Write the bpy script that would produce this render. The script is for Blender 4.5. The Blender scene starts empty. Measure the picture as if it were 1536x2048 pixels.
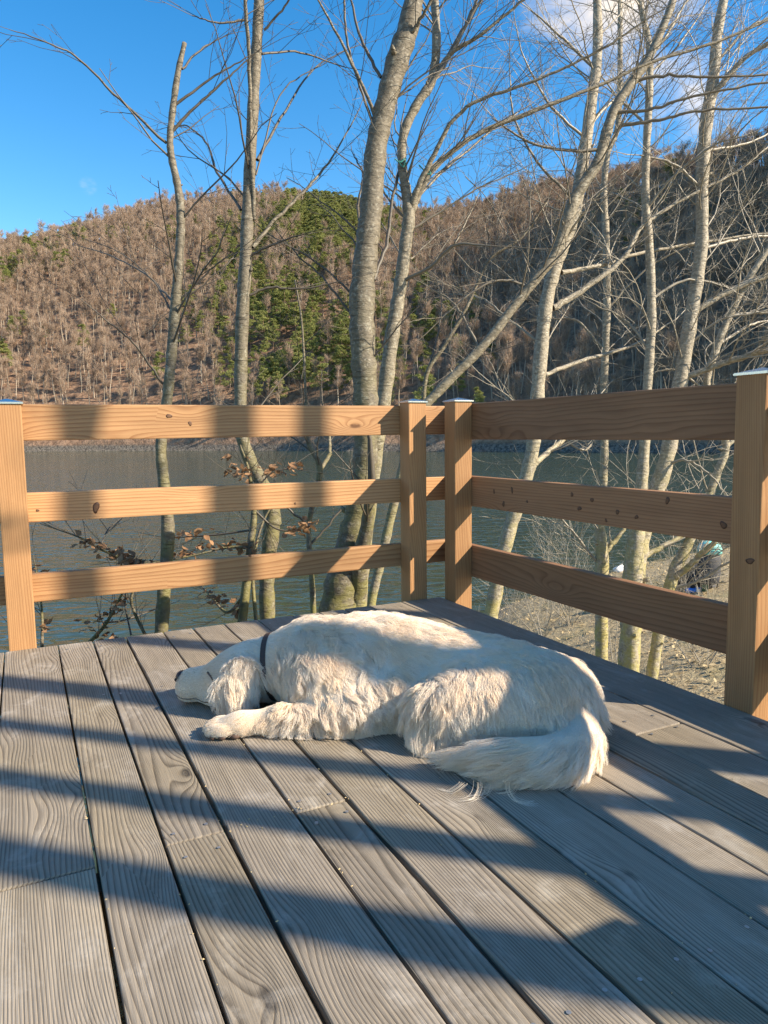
import bpy, bmesh, math, random
import numpy as np
from mathutils import Vector, Matrix, kdtree

random.seed(7)
rng = np.random.default_rng(7)
scene = bpy.context.scene
COL = scene.collection

# ------------------------------------------------------------------ camera
FOC, PITCH, ROLL, YAW, CAMH = 1453.99, 0.1066, -0.0116, 0.4591, 0.8317   # focal length in px of a 1536x2048 frame
FWD = np.array([math.sin(YAW)*math.cos(PITCH), math.cos(YAW)*math.cos(PITCH), -math.sin(PITCH)])
_R = np.array([math.cos(YAW), -math.sin(YAW), 0.0]); _U = np.cross(_R, FWD)
RGT = math.cos(ROLL)*_R + math.sin(ROLL)*_U
UPV = -math.sin(ROLL)*_R + math.cos(ROLL)*_U
CAM = np.array([0, 0, CAMH])
RH = np.array([math.cos(YAW), -math.sin(YAW)]); FH = np.array([math.sin(YAW), math.cos(YAW)])

cd = bpy.data.cameras.new('camera'); cam = bpy.data.objects.new('camera', cd); COL.objects.link(cam)
cd.sensor_fit = 'VERTICAL'; cd.sensor_height = 36.0; cd.lens = FOC/2048*36.0
cd.clip_start = 0.05; cd.clip_end = 6000
cam.matrix_world = Matrix(((RGT[0], UPV[0], -FWD[0], CAM[0]), (RGT[1], UPV[1], -FWD[1], CAM[1]),
                           (RGT[2], UPV[2], -FWD[2], CAM[2]), (0, 0, 0, 1)))
scene.camera = cam

def at(px, py, depth):
    """the point that lies `depth` metres ahead of the camera position along this line of sight"""
    return CAM + (FWD + RGT*(px-768)/FOC + UPV*(1024-py)/FOC)*depth
def to_px(P):
    d = np.asarray(P, float) - CAM; z = d@FWD
    return 768+FOC*(d@RGT)/z, 1024-FOC*(d@UPV)/z, z

# ------------------------------------------------------------------ sun, sky, exposure
SUN_EL = math.radians(33.3)
SUN_H = np.array([0.737, -0.676]); SUN_H /= np.linalg.norm(SUN_H)
SUN_D = np.array([SUN_H[0]*math.cos(SUN_EL), SUN_H[1]*math.cos(SUN_EL), math.sin(SUN_EL)])
sl = bpy.data.lights.new('sun', 'SUN'); sl.energy = 4.8; sl.angle = math.radians(0.53); sl.color = (1.0, 0.96, 0.90)
so = bpy.data.objects.new('sun', sl); COL.objects.link(so)
so.rotation_euler = Vector(-SUN_D).to_track_quat('-Z', 'Y').to_euler(); so.location = (6, -6, 9)
scene.view_settings.view_transform = 'Standard'; scene.view_settings.look = 'None'
scene.view_settings.use_white_balance = True; scene.view_settings.white_balance_temperature = 8000; scene.view_settings.white_balance_tint = 9.5
scene.view_settings.gamma = 1.0; scene.view_settings.exposure = 1.1; scene.view_settings.use_curve_mapping = False

world = bpy.data.worlds.new('World'); scene.world = world; world.use_nodes = True
wt = world.node_tree; wt.nodes.clear()
class NT:
    """small helper for building node trees"""
    def __init__(s, t): s.t = t
    def n(s, typ, **kw):
        nd = s.t.nodes.new(typ)
        for k, v in kw.items():
            if k.startswith('i_'): nd.inputs[k[2:].replace('_', ' ')].default_value = v
            else: setattr(nd, k, v)
        return nd
    def L(s, a, b): s.t.links.new(a, b)
    def put(s, v, sock):
        if v is None: return
        if hasattr(v, 'is_output'): s.t.links.new(v, sock)
        else: sock.default_value = v
    def math(s, op, a, b=None, c=None, clamp=False):
        nd = s.t.nodes.new('ShaderNodeMath'); nd.operation = op; nd.use_clamp = clamp
        s.put(a, nd.inputs[0]); s.put(b, nd.inputs[1]); s.put(c, nd.inputs[2]); return nd.outputs[0]
    def vmath(s, op, a, b=None):
        nd = s.t.nodes.new('ShaderNodeVectorMath'); nd.operation = op
        s.put(a, nd.inputs[0]); s.put(b, nd.inputs[1])
        return nd.outputs['Value'] if op in ('DOT_PRODUCT', 'LENGTH', 'DISTANCE') else nd.outputs[0]
    def mix(s, f, a, b, blend='MIX'):
        nd = s.t.nodes.new('ShaderNodeMix'); nd.data_type = 'RGBA'; nd.blend_type = blend
        s.put(f, nd.inputs[0]); s.put(a, nd.inputs[6]); s.put(b, nd.inputs[7]); return nd.outputs[2]
    def noise(s, vec, scale, detail=3, rough=0.5, dist=0.0, col=False):
        nd = s.t.nodes.new('ShaderNodeTexNoise'); s.put(vec, nd.inputs['Vector'])
        nd.inputs['Scale'].default_value = scale; nd.inputs['Detail'].default_value = detail
        nd.inputs['Roughness'].default_value = rough; nd.inputs['Distortion'].default_value = dist
        return nd.outputs['Color'] if col else nd.outputs[0]
    def ramp(s, v, stops, interp='LINEAR'):
        nd = s.t.nodes.new('ShaderNodeValToRGB'); s.put(v, nd.inputs[0]); r = nd.color_ramp; r.interpolation = interp
        while len(r.elements) < len(stops): r.elements.new(0.5)
        for e, (p, c) in zip(r.elements, stops):
            e.position = p; e.color = (c, c, c, 1) if not hasattr(c, '__len__') else (*c[:3], 1)
        return nd.outputs[0]
    def step(s, v, a, b):
        nd = s.t.nodes.new('ShaderNodeMapRange'); nd.interpolation_type = 'SMOOTHSTEP'
        s.put(v, nd.inputs[0]); nd.inputs[1].default_value = a; nd.inputs[2].default_value = b; return nd.outputs[0]

w = NT(wt)
wo = w.n('ShaderNodeOutputWorld'); bg = w.n('ShaderNodeBackground'); bg.inputs[1].default_value = 0.142
sky = w.n('ShaderNodeTexSky', sky_type='NISHITA', sun_disc=False)
sky.sun_elevation = SUN_EL; sky.sun_rotation = math.atan2(SUN_H[0], SUN_H[1])
sky.altitude = 300; sky.air_density = 1.0; sky.dust_density = 0.25; sky.ozone_density = 2.2
hs = w.n('ShaderNodeHueSaturation'); hs.inputs['Saturation'].default_value = 1.44; hs.inputs['Hue'].default_value = 0.503; hs.inputs['Value'].default_value = 1.0
w.L(sky.outputs[0], hs.inputs['Color'])
tc = w.n('ShaderNodeTexCoord'); dirv = w.vmath('NORMALIZE', tc.outputs['Generated'])
def cdir(px, py):
    v = FWD + RGT*(px-768)/FOC + UPV*(1024-py)/FOC; return tuple(v/np.linalg.norm(v))
# broken fair-weather cloud, one whole-sky field; unseen cover added to neutralise blue fill
cf = w.n('ShaderNodeTexNoise', noise_dimensions='4D'); w.L(w.vmath('MULTIPLY', dirv, (1, 1, 1.5)), cf.inputs['Vector'])
for k_, v_ in (('W', 87.68), ('Scale', 3.4), ('Detail', 7), ('Roughness', .58), ('Distortion', .3)): cf.inputs[k_].default_value = v_
m1 = w.math('MULTIPLY', w.step(cf.outputs[0], 0.55, 0.75), 0.92)
near2 = w.step(w.vmath('DOT_PRODUCT', dirv, cdir(176, 372)), 0.99993, 1.0)
m2 = w.math('MULTIPLY', w.step(w.noise(w.vmath('MULTIPLY', dirv, (60, 60, 160)), 1.0, 4), 0.35, 0.75), w.math('MULTIPLY', near2, 0.12))
cm = w.math('MAXIMUM', m1, m2, clamp=True)
colr = w.mix(cm, hs.outputs[0], (4.7, 4.35, 3.95, 1))
w.L(colr, bg.inputs[0]); w.L(bg.outputs[0], wo.inputs[0])

scene.cycles.use_denoising = True; scene.cycles.denoising_prefilter = 'NONE'
scene.cycles.max_bounces = 12; scene.cycles.diffuse_bounces = 7; scene.cycles.transmission_bounces = 8; scene.cycles.transparent_max_bounces = 16
scene.cycles.sample_clamp_indirect = 6.0

# ------------------------------------------------------------------ helpers
class MB:
    """collects vertices and faces; build() links them as one mesh object"""
    def __init__(s): s.v = []; s.f = []; s.m = []; s.nv = 0
    def add(s, verts, faces, mi=0):
        verts = np.asarray(verts, float); o = s.nv
        s.v.append(verts); s.nv += len(verts)
        for f in faces: s.f.append(tuple(i+o for i in f)); s.m.append(mi)
    def addquads(s, verts, nper, mi=0):
        """verts (N*nper,3): N separate polygons of nper corners"""
        verts = np.asarray(verts, float); o = s.nv; s.v.append(verts); s.nv += len(verts)
        n = len(verts)//nper
        idx = (np.arange(n*nper)+o).reshape(n, nper).tolist()
        s.f.extend(map(tuple, idx)); s.m.extend([mi]*n)
    def tube(s, pts, radii, n=6, mi=0, cap=True):
        pts = np.asarray(pts, float); k = len(pts)
        radii = np.broadcast_to(np.asarray(radii, float), (k,))
        tan = np.gradient(pts, axis=0); tan /= np.linalg.norm(tan, axis=1)[:, None]+1e-12
        ref = np.array([0.3, 0.9, 0.2]) if abs(tan[0][2]) > 0.7 else np.array([0, 0, 1.0])
        a = np.cross(tan, ref); a /= np.linalg.norm(a, axis=1)[:, None]+1e-12
        b = np.cross(tan, a)
        th = np.arange(n)*2*math.pi/n
        ring = pts[:, None, :] + radii[:, None, None]*(np.cos(th)[None, :, None]*a[:, None, :] + np.sin(th)[None, :, None]*b[:, None, :])
        o = s.nv; s.v.append(ring.reshape(-1, 3)); s.nv += k*n
        for i in range(k-1):
            for j in range(n):
                j2 = (j+1) % n
                s.f.append((o+i*n+j, o+i*n+j2, o+(i+1)*n+j2, o+(i+1)*n+j)); s.m.append(mi)
        if cap:
            s.f.append(tuple(o+j for j in range(n))[::-1]); s.m.append(mi)
            s.f.append(tuple(o+(k-1)*n+j for j in range(n))); s.m.append(mi)
    def mesh(s, name, mats, smooth=False):
        me = bpy.data.meshes.new(name)
        V = np.concatenate(s.v) if s.v else np.zeros((0, 3))
        me.from_pydata(V.tolist() if len(V) < 1000 else V, [], s.f)
        for m in (mats if isinstance(mats, (list, tuple)) else [mats]): me.materials.append(m)
        if len(me.polygons):
            if any(s.m): me.polygons.foreach_set('material_index', s.m)
            if smooth: me.polygons.foreach_set('use_smooth', [True]*len(me.polygons))
        me.update(); return me
    def build(s, name, mats, parent=None, smooth=False):
        return link(name, s.mesh(name, mats, smooth), parent)

def link(name, me, parent=None, loc=None, rot=None):
    o = bpy.data.objects.new(name, me); COL.objects.link(o)
    if parent is not None: o.parent = parent
    if loc is not None: o.location = loc
    if rot is not None: o.rotation_euler = rot
    return o
def tag(o, label=None, cat=None, group=None, kind=None):
    if label: o['label'] = label
    if cat: o['category'] = cat
    if group: o['group'] = group
    if kind: o['kind'] = kind
    return o
def empty(name, loc=(0, 0, 0)):
    o = bpy.data.objects.new(name, None); COL.objects.link(o); o.location = loc; o.empty_display_size = 0.1
    return o
def plank_mesh(name, L, W, T, mat, bev=0.004, rough=0.0):
    """plank along local X (length), Y width, Z thickness, centred; chamfered edges"""
    bm = bmesh.new(); bmesh.ops.create_cube(bm, size=1)
    for v in bm.verts: v.co = Vector((v.co.x*L, v.co.y*W, v.co.z*T))
    bmesh.ops.bevel(bm, geom=list(bm.edges), offset=bev, segments=2, affect='EDGES', profile=0.6)
    me = bpy.data.meshes.new(name); bm.to_mesh(me); bm.free(); me.materials.append(mat); return me
def new_mat(name):
    m = bpy.data.materials.new(name); m.use_nodes = True; nt = m.node_tree; nt.nodes.clear()
    h = NT(nt); out = h.n('ShaderNodeOutputMaterial'); b = h.n('ShaderNodeBsdfPrincipled'); h.L(b.outputs[0], out.inputs[0])
    return m, h, b, out
def simple(name, col, rough=0.6, metal=0.0, var=0.25, scale=20, bump=0.0):
    m, h, b, out = new_mat(name)
    t = h.n('ShaderNodeTexCoord'); nz = h.noise(t.outputs['Object'], scale, 4, 0.6)
    c = h.mix(nz, tuple(x*(1-var) for x in col)+(1,), tuple(min(1, x*(1+var)) for x in col)+(1,))
    h.L(c, b.inputs['Base Color']); b.inputs['Roughness'].default_value = rough; b.inputs['Metallic'].default_value = metal
    if bump:
        bp = h.n('ShaderNodeBump'); bp.inputs['Strength'].default_value = bump; h.L(nz, bp.inputs['Height']); h.L(bp.outputs[0], b.inputs['Normal'])
    return m

# ------------------------------------------------------------------ materials
def wood(name, light, dark, knotc, rings=70, weather=0.0, contrast=0.6, knots=0.45, rough=0.6, stain=None):
    m, h, b, out = new_mat(name)
    t = h.n('ShaderNodeTexCoord'); oi = h.n('ShaderNodeObjectInfo')
    rnd = oi.outputs['Random']
    off = h.n('ShaderNodeCombineXYZ')
    h.L(h.math('MULTIPLY', rnd, 91.0), off.inputs[0]); h.L(h.math('MULTIPLY', rnd, 37.0), off.inputs[1]); h.L(h.math('MULTIPLY', rnd, 53.0), off.inputs[2])
    v = h.vmath('ADD', t.outputs['Object'], off.outputs[0])
    sp = h.n('ShaderNodeSeparateXYZ'); h.L(v, sp.inputs[0])
    lv = h.vmath('MULTIPLY', v, (0.9, 5.0, 5.0))
    n1 = h.noise(h.vmath('MULTIPLY', v, (.5, 4.2, 4.2)), 1.0, 2, 0.4)
    n2 = h.noise(h.vmath('MULTIPLY', v, (1.6, 16, 16)), 1.0, 2, 0.5)
    vo = h.n('ShaderNodeTexVoronoi', feature='F1'); vo.inputs['Scale'].default_value = 1.0
    h.L(h.vmath('ADD', h.vmath('MULTIPLY', v, (2.6, 7.5, 0.5)), h.n('ShaderNodeCombineXYZ').outputs[0]), vo.inputs['Vector'])
    d = vo.outputs['Distance']
    cs = h.n('ShaderNodeSeparateColor'); h.L(vo.outputs['Color'], cs.inputs[0])
    has = h.math('LESS_THAN', cs.outputs[0], knots)
    infl = h.math('MULTIPLY', h.math('POWER', h.math('SUBTRACT', 1.0, h.math('MULTIPLY', d, 1.6), clamp=True), 2.5), has)
    # ring coordinate: across the plank, bent by slow noise and round the knots
    g = h.math('MULTIPLY', h.math('ADD', sp.outputs[1], h.math('MULTIPLY', sp.outputs[2], 0.7)), rings)
    freqv = h.math('ADD', 0.65, h.math('MULTIPLY', rnd, 0.8))
    g = h.math('MULTIPLY', g, freqv)
    g = h.math('ADD', g, h.math('MULTIPLY', n1, rings*0.17))
    g = h.math('ADD', g, h.math('MULTIPLY', n2, 0.7))
    g = h.math('ADD', g, h.math('MULTIPLY', infl, 6.5))
    fr = h.math('FRACT', g)
    ring = h.ramp(fr, [(0.0, 0.0), (0.45, 0.12), (0.78, 0.75), (0.9, 1.0), (1.0, 0.0)])
    fib = h.noise(h.vmath('MULTIPLY', v, (9, 420, 420)), 1.0, 3, 0.6)
    fib2 = h.noise(h.vmath('MULTIPLY', v, (2.2, 60, 60)), 1.0, 3, 0.6)
    patch = h.noise(h.vmath('MULTIPLY', v, (1.3, 6, 6)), 1.6, 4, 0.6)
    f = h.math('ADD', h.math('MULTIPLY', ring, contrast), h.math('MULTIPLY', h.math('SUBTRACT', fib, 0.5), 0.75 if weather else 0.5))
    f = h.math('ADD', f, h.math('MULTIPLY', h.math('SUBTRACT', fib2, 0.45), 0.7), clamp=True)
    col = h.mix(f, (*light, 1), (*dark, 1))
    knot = h.math('MULTIPLY', h.step(h.math('ADD', d, h.math('MULTIPLY', h.noise(v, 60, 2), 0.03)), 0.135, 0.085), has)
    col = h.mix(h.math('MULTIPLY', knot, 0.85), col, (*knotc, 1))
    tone = h.math('ADD', 0.50, h.math('MULTIPLY', h.math('ADD', h.math('MULTIPLY', rnd, 0.6), patch), 0.66))
    tn = h.n('ShaderNodeCombineColor')
    for i in range(3): h.L(tone, tn.inputs[i])
    col = h.mix(1.0, col, tn.outputs[0], 'MULTIPLY')
    if weather:
        wv = h.noise(h.vmath('MULTIPLY', v, (5, 9, 9)), 1.0, 6, 0.68, 0.6)
        wm = h.math('MULTIPLY', h.step(wv, 0.5, 0.78), weather)
        col = h.mix(wm, col, (0.46, 0.415, 0.36, 1))
        # damp green-brown tint on some boards
        gm = h.math('MULTIPLY', h.step(h.noise(v, 1.3, 3), 0.45, 0.7), 0.35)
        col = h.mix(gm, col, h.mix(1.0, col, (0.95, 0.88, 0.62, 1), 'MULTIPLY'))
        sc_ = h.noise(h.vmath('MULTIPLY', v, (14, 60, 60)), 1.0, 5, .75, 1.2); col = h.mix(h.math('MULTIPLY', h.step(sc_, .6, .74), h.math('MULTIPLY', h.step(wv, .45, .65), .55)), col, (0.42, 0.39, 0.35, 1))
        sm = h.math('MULTIPLY', h.step(h.noise(h.vmath('MULTIPLY', v, (3, 6, 6)), 2.1, 5, 0.7), 0.56, 0.72), 0.4)
        col = h.mix(sm, col, h.mix(1.0, col, (0.55, 0.54, 0.53, 1), 'MULTIPLY'))
    h.L(col, b.inputs['Base Color'])
    b.inputs['Roughness'].default_value = rough; b.inputs['Specular IOR Level'].default_value = 0.25
    bp = h.n('ShaderNodeBump'); bp.inputs['Strength'].default_value = 0.6 if weather else 0.22; bp.inputs['Distance'].default_value = 0.0025
    hh = h.math('ADD', h.math('MULTIPLY', ring, -0.6), h.math('MULTIPLY', fib, 0.8)); h.L(hh, bp.inputs['Height']); h.L(bp.outputs[0], b.inputs['Normal'])
    return m

M = {}
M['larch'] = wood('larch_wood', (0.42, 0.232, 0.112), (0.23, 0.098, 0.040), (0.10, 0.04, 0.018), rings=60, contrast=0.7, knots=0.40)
M['larch_red_shaded'] = wood('larch_wood_red_shaded', (0.285, 0.148, 0.076), (0.165, 0.074, 0.036), (0.05, 0.02, 0.010), rings=75, contrast=0.65, knots=0.55)  # redder larch, with the right fence's shade also darkened into its colour
M['post'] = wood('post_wood', (0.40, 0.215, 0.10), (0.25, 0.112, 0.046), (0.14, 0.055, 0.02), rings=130, contrast=0.6, knots=0.16)
M['deck'] = wood('weathered_deck_wood', (0.285, 0.240, 0.188), (0.070, 0.056, 0.042), (0.045, 0.038, 0.032), rings=125, weather=0.65, contrast=0.74, knots=0.36, rough=0.62)
M['steel'] = simple('galvanised_cap', (0.50, 0.52, 0.54), 0.26, 1.0, 0.06, 60)
M['under'] = simple('under_timber', (0.14, 0.09, 0.05), 0.8, 0, 0.3, 12)
M['screw'] = simple('screw_steel', (0.45, 0.43, 0.4), 0.4, 0.8, 0.1)

def bark(name, base, moss, lichen, mossz0, mossz1, amt=0.8):
    m, h, b, out = new_mat(name)
    t = h.n('ShaderNodeTexCoord'); geo = h.n('ShaderNodeNewGeometry')
    P = geo.outputs['Position']
    nA = h.noise(P, 9, 5, 0.65); nB = h.noise(h.vmath('MULTIPLY', P, (26, 26, 55)), 1.0, 4, 0.65); nC = h.noise(P, 38, 3, 0.6)
    col = h.mix(h.step(nB, 0.32, 0.72), tuple(x*0.52 for x in base)+(1,), (*base, 1))
    col = h.mix(h.math('MULTIPLY', h.step(nC, 0.56, 0.66), 0.55), col, (*lichen, 1))
    sz = h.n('ShaderNodeSeparateXYZ'); h.L(P, sz.inputs[0])
    hz = h.step(h.math('ADD', sz.outputs[2], h.math('MULTIPLY', nA, 1.6)), mossz1, mossz0)
    col = h.mix(h.math('MULTIPLY', h.math('MULTIPLY', h.step(nA, 0.36, 0.62), hz), amt), col, (*moss, 1))
    band = h.step(h.noise(h.vmath('MULTIPLY', P, (5, 5, 70)), 1.0, 2), 0.63, 0.70)
    col = h.mix(h.math('MULTIPLY', band, 0.45), col, tuple(x*0.3 for x in base)+(1,))
    h.L(col, b.inputs['Base Color']); b.inputs['Roughness'].default_value = 0.62; b.inputs['Specular IOR Level'].default_value = 0.3
    bp = h.n('ShaderNodeBump'); bp.inputs['Strength'].default_value = 0.7; bp.inputs['Distance'].default_value = 0.012
    h.L(h.math('ADD', nB, h.math('MULTIPLY', band, -0.6)), bp.inputs['Height']); h.L(bp.outputs[0], b.inputs['Normal'])
    return m
M['bark'] = bark('grey_green_bark', (0.19, 0.16, 0.115), (0.17, 0.155, 0.042), (0.32, 0.30, 0.24), 0.2, 3.0)
M['bark_mid'] = bark('mid_grey_bark', (0.28, 0.24, 0.175), (0.24, 0.215, 0.06), (0.40, 0.375, 0.30), 0.0, 2.6)
M['twig_mid'] = simple('mid_twig_bark', (0.17, 0.145, 0.11), 0.55, 0, 0.3, 8)
M['bark_pale'] = bark('sunlit_pale_bark', (0.40, 0.345, 0.26), (0.36, 0.31, 0.09), (0.56, 0.51, 0.42), -0.6, 2.4, 0.85)  # strong sun on the right-hand trunks is put into this whiter bark colour
M['twig'] = simple('twig_bark', (0.085, 0.07, 0.052), 0.55, 0, 0.3, 8)
M['twig_pale'] = simple('pale_twig_bark', (0.27, 0.235, 0.18), 0.5, 0, 0.3, 8)
# ------------------------------------------------------------------ deck
XD, YD, PS = 1.8741, 3.1524, 0.10          # right and back edge of the deck, post section
deck = empty('deck', (0, 0, 0)); tag(deck, 'weathered grey timber deck of long boards with narrow gaps', None, None, 'structure')
GAPS = [-0.994, -0.862, -0.728, -0.592, -0.457, -0.322, -0.235, -0.108, 0.0837, 0.2147, 0.3414, 0.4954, 0.6219, 0.7583, 0.911, 1.0754, 1.2104, 1.3365, 1.4702, 1.6494, XD]
GW = [0.006]*21
GW[11] = 0.007; GW[12] = 0.009; GW[13] = 0.007; GW[10] = 0.009
YB = -1.6
DT = 0.028
def deck_board(x0, x1, y0, y1, dz):
    me = plank_mesh('board', y1-y0, x1-x0, DT, M['deck'], 0.0035)
    return link('board', me, deck, ((x0+x1)/2, (y0+y1)/2, -DT/2+dz), (random.uniform(-.003, .003), 0, math.pi/2+random.uniform(-.0006, .0006)))
JOINT = {7: 1.452, 9: 1.463, 11: 1.463, 18: 1.425, 3: 1.45, 5: 0.1, 14: -0.2, 16: -0.55}
for i in range(len(GAPS)-1):
    x0 = GAPS[i]+GW[i]/2; x1 = GAPS[i+1]-(GW[i+1]/2 if i < len(GAPS)-2 else 0)
    yb = YD + random.uniform(-.004, .004)
    dz = random.uniform(-.0012, .0012)
    if i in JOINT:
        j = JOINT[i]
        deck_board(x0, x1, j+.0022, yb, dz); deck_board(x0, x1+random.uniform(-.002, .001), YB, j-.0022, dz+random.uniform(-.002, .001))
    else: deck_board(x0, x1, YB, yb, dz)
for y in (3.06, 2.45, 1.45, 0.75, 0.05, -0.7, -1.5):       # joists under the boards
    link('joist', plank_mesh('joist', XD+1.0-.06, .07, .14, M['under'], .003), deck, ((XD-1.0)/2, y, -DT-.075))
link('shade_rim_board', plank_mesh('shade_rim_board', XD+1.0, .2, .03, M['under'], .003), deck, ((XD-1.0)/2, YD-.03, -DT-.11), (math.pi/2, 0, 0))  # unseen rim boards added to keep sunlight out from under the deck
link('shade_rim_board', plank_mesh('shade_rim_board', 4.6, .2, .03, M['under'], .003), deck, (XD-.03, .75, -DT-.11), (math.pi/2, 0, math.pi/2))
for y in (3.06, 1.45, -0.7):                               # stilts that carry the deck
    for x in (-0.8, 0.55, 1.75):
        link('stilt', plank_mesh('stilt', 2.6, .12, .12, M['under'], .004), deck, (x, y-.1, -DT-.15-1.3), (0, math.pi/2, 0))
# screw heads near board ends and along the joist lines
sm = MB(); th = np.arange(8)*math.pi/4
sm.add(np.c_[.0042*np.cos(th), .0042*np.sin(th), np.zeros(8)+.0006], [tuple(range(8))]); sm.add(np.c_[.0042*np.cos(th), .0042*np.sin(th), np.zeros(8)-.002], [tuple(range(8))[::-1]])
sme = sm.mesh('screw', M['screw'])
for i in range(8, len(GAPS)-1):
    for y in (3.06, 2.45, 1.50, 1.405, 0.75):
        if y in (1.50, 1.405) and i not in JOINT: continue
        for fx in (.22, .78):
            x = GAPS[i]+(GAPS[i+1]-GAPS[i])*fx
            link('screw', sme, deck, (x+random.uniform(-.006, .006), y+random.uniform(-.008, .008), .0016))

# ------------------------------------------------------------------ fences
def cap_mesh():
    s = .056; m = MB()
    v = [(-s, -s, 0), (s, -s, 0), (s, s, 0), (-s, s, 0), (-s, -s, .007), (s, -s, .007), (s, s, .007), (-s, s, .007), (0, 0, .022)]
    m.add(v, [(3, 2, 1, 0), (0, 1, 5, 4), (1, 2, 6, 5), (2, 3, 7, 6), (3, 0, 4, 7), (4, 5, 8), (5, 6, 8), (6, 7, 8), (7, 4, 8)])
    me = m.mesh('cap', M['steel'])
    bm = bmesh.new(); bm.from_mesh(me); bmesh.ops.bevel(bm, geom=list(bm.edges), offset=.0015, segments=2, affect='EDGES'); bm.to_mesh(me); bm.free()
    return me
CAPM = cap_mesh()
def post(fence, x, y, top, bot=-.32, mat='post'):
    L = top-bot
    p = link('post', plank_mesh('post', L, PS-.002, PS-.002, M[mat], .0045), fence, (x, y, (top+bot)/2), (random.uniform(-.004, .004), -math.pi/2, 0))
    c = link('cap', CAPM, p); c.matrix_parent_inverse = Matrix.Identity(4)
    c.location = (L/2-.004, 0, 0); c.rotation_euler = (0, math.pi/2, 0)
    return p
RT = 0.038
fa = empty('timber_fence', (0.9, YD+.05, 0)); tag(fa, 'sunlit light brown three-rail timber fence along the back deck edge', 'fence', 'deck railings')
fb = empty('timber_fence', (XD+.05, 1.5, 0)); tag(fb, 'shaded reddish three-rail timber fence along the right deck edge', 'fence', 'deck railings')
def rel(o, fence): o.location = Vector(o.location)-Vector(fence.location); return o
for x, top in ((-0.0431, .968), (1.7493, .988), (-1.75, .975)): rel(post(fa, x, YD+PS/2+.001, top), fa)
for y, top in ((3.0614, .988), (1.4189, .993), (-0.2, .99)): rel(post(fb, XD+PS/2+.001, y, top), fb)
def rail(fence, p0, p1, z0, z1, along, mat, tilt=0.0):
    L = p1-p0; W = z1-z0
    me = plank_mesh('rail', L, W, RT, M[mat], .005)
    if along == 'x': o = link('rail', me, fence, ((p0+p1)/2, YD+PS+RT/2+.001, (z0+z1)/2), (math.pi/2, tilt, 0))
    else: o = link('rail', me, fence, (XD+PS+RT/2+.001, (p0+p1)/2, (z0+z1)/2), (math.pi/2, tilt, math.pi/2))
    return rel(o, fence)
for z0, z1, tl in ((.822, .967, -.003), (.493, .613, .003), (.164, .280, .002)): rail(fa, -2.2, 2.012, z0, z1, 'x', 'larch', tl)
for z0, z1, tl in ((.801, .976, 0), (.478, .626, .002), (.119, .278, 0)): rail(fb, -2.4, 3.2515, z0, z1, 'y', 'larch_red_shaded', tl)

# knots that show in the rails and on the front right post
M['knot'] = simple('dark_knot', (0.075, 0.030, 0.013), .6, 0, .5, 260); M['knot_eye'] = simple('knot_eye', (0.13, 0.058, 0.026), .6, 0, .5, 200)
def ray_plane(px, py, ax, v):
    d = FWD+RGT*(px-768)/FOC+UPV*(1024-py)/FOC; return CAM+d*((v-CAM[ax])/d[ax])
def knot(fence, px, py, ax, v, w_, h_):
    P = ray_plane(px, py, ax, v); n = 14; th = np.arange(n)*2*math.pi/n; rr = np.random.default_rng(int(px*7+py))
    wob = 1+.18*np.sin(th*2+rr.uniform(0, 6))+.10*np.sin(th*3+rr.uniform(0, 6))
    u = np.array([1, 0, 0]) if ax == 1 else np.array([0, 1, 0]); up = np.array([0, 0, 1]); nrm = np.array([0, -1, 0]) if ax == 1 else np.array([-1, 0, 0])
    ring = lambda s, o: np.outer(np.cos(th)*wob*w_*s, u)+np.outer(np.sin(th)*wob*h_*s, up)+nrm*o
    q = MB(); V = np.vstack([ring(1.0, -.004), ring(1.0, .0004), ring(.62, .0009), ring(.0, .0007)[:1]])
    F = [(i, (i+1) % n, n+(i+1) % n, n+i) for i in range(n)]+[(n+i, n+(i+1) % n, 2*n+(i+1) % n, 2*n+i) for i in range(n)]
    q.add(V, F, 0); q.f += [(2*n+i, 2*n+(i+1) % n, 3*n) for i in range(n)]; q.m += [1]*n
    o = q.build('knot', [M['knot'], M['knot_eye']], fence, True); o.location = Vector(P)-Vector(fence.location)
for px, py, w_, h_ in ((988, 983, .008, .010), (1024, 980, .008, .015), (1007, 1008, .010, .012), (1054, 1003, .007, .007), (1144, 989, .009, .008), (1184, 1000, .009, .009), (1159, 1017, .011, .009), (1235, 1024, .011, .008), (1273, 1034, .009, .008), (1335, 1001, .010, .012), (1212, 1041, .007, .007), (1447, 1050, .013, .012)):
    knot(fb, px, py, 0, XD+PS+.001, w_, h_)
for px, py, w_, h_ in ((338, 832, .012, .010), (380, 847, .009, .009), (192, 1015, .013, .024), (75, 1021, .006, .006), (500, 1112, .006, .006), (590, 1007, .006, .005)): knot(fa, px, py, 1, YD+PS+.001, w_, h_)
knot(fb, 1500, 1122, 0, XD+.002, .016, .008)
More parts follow.
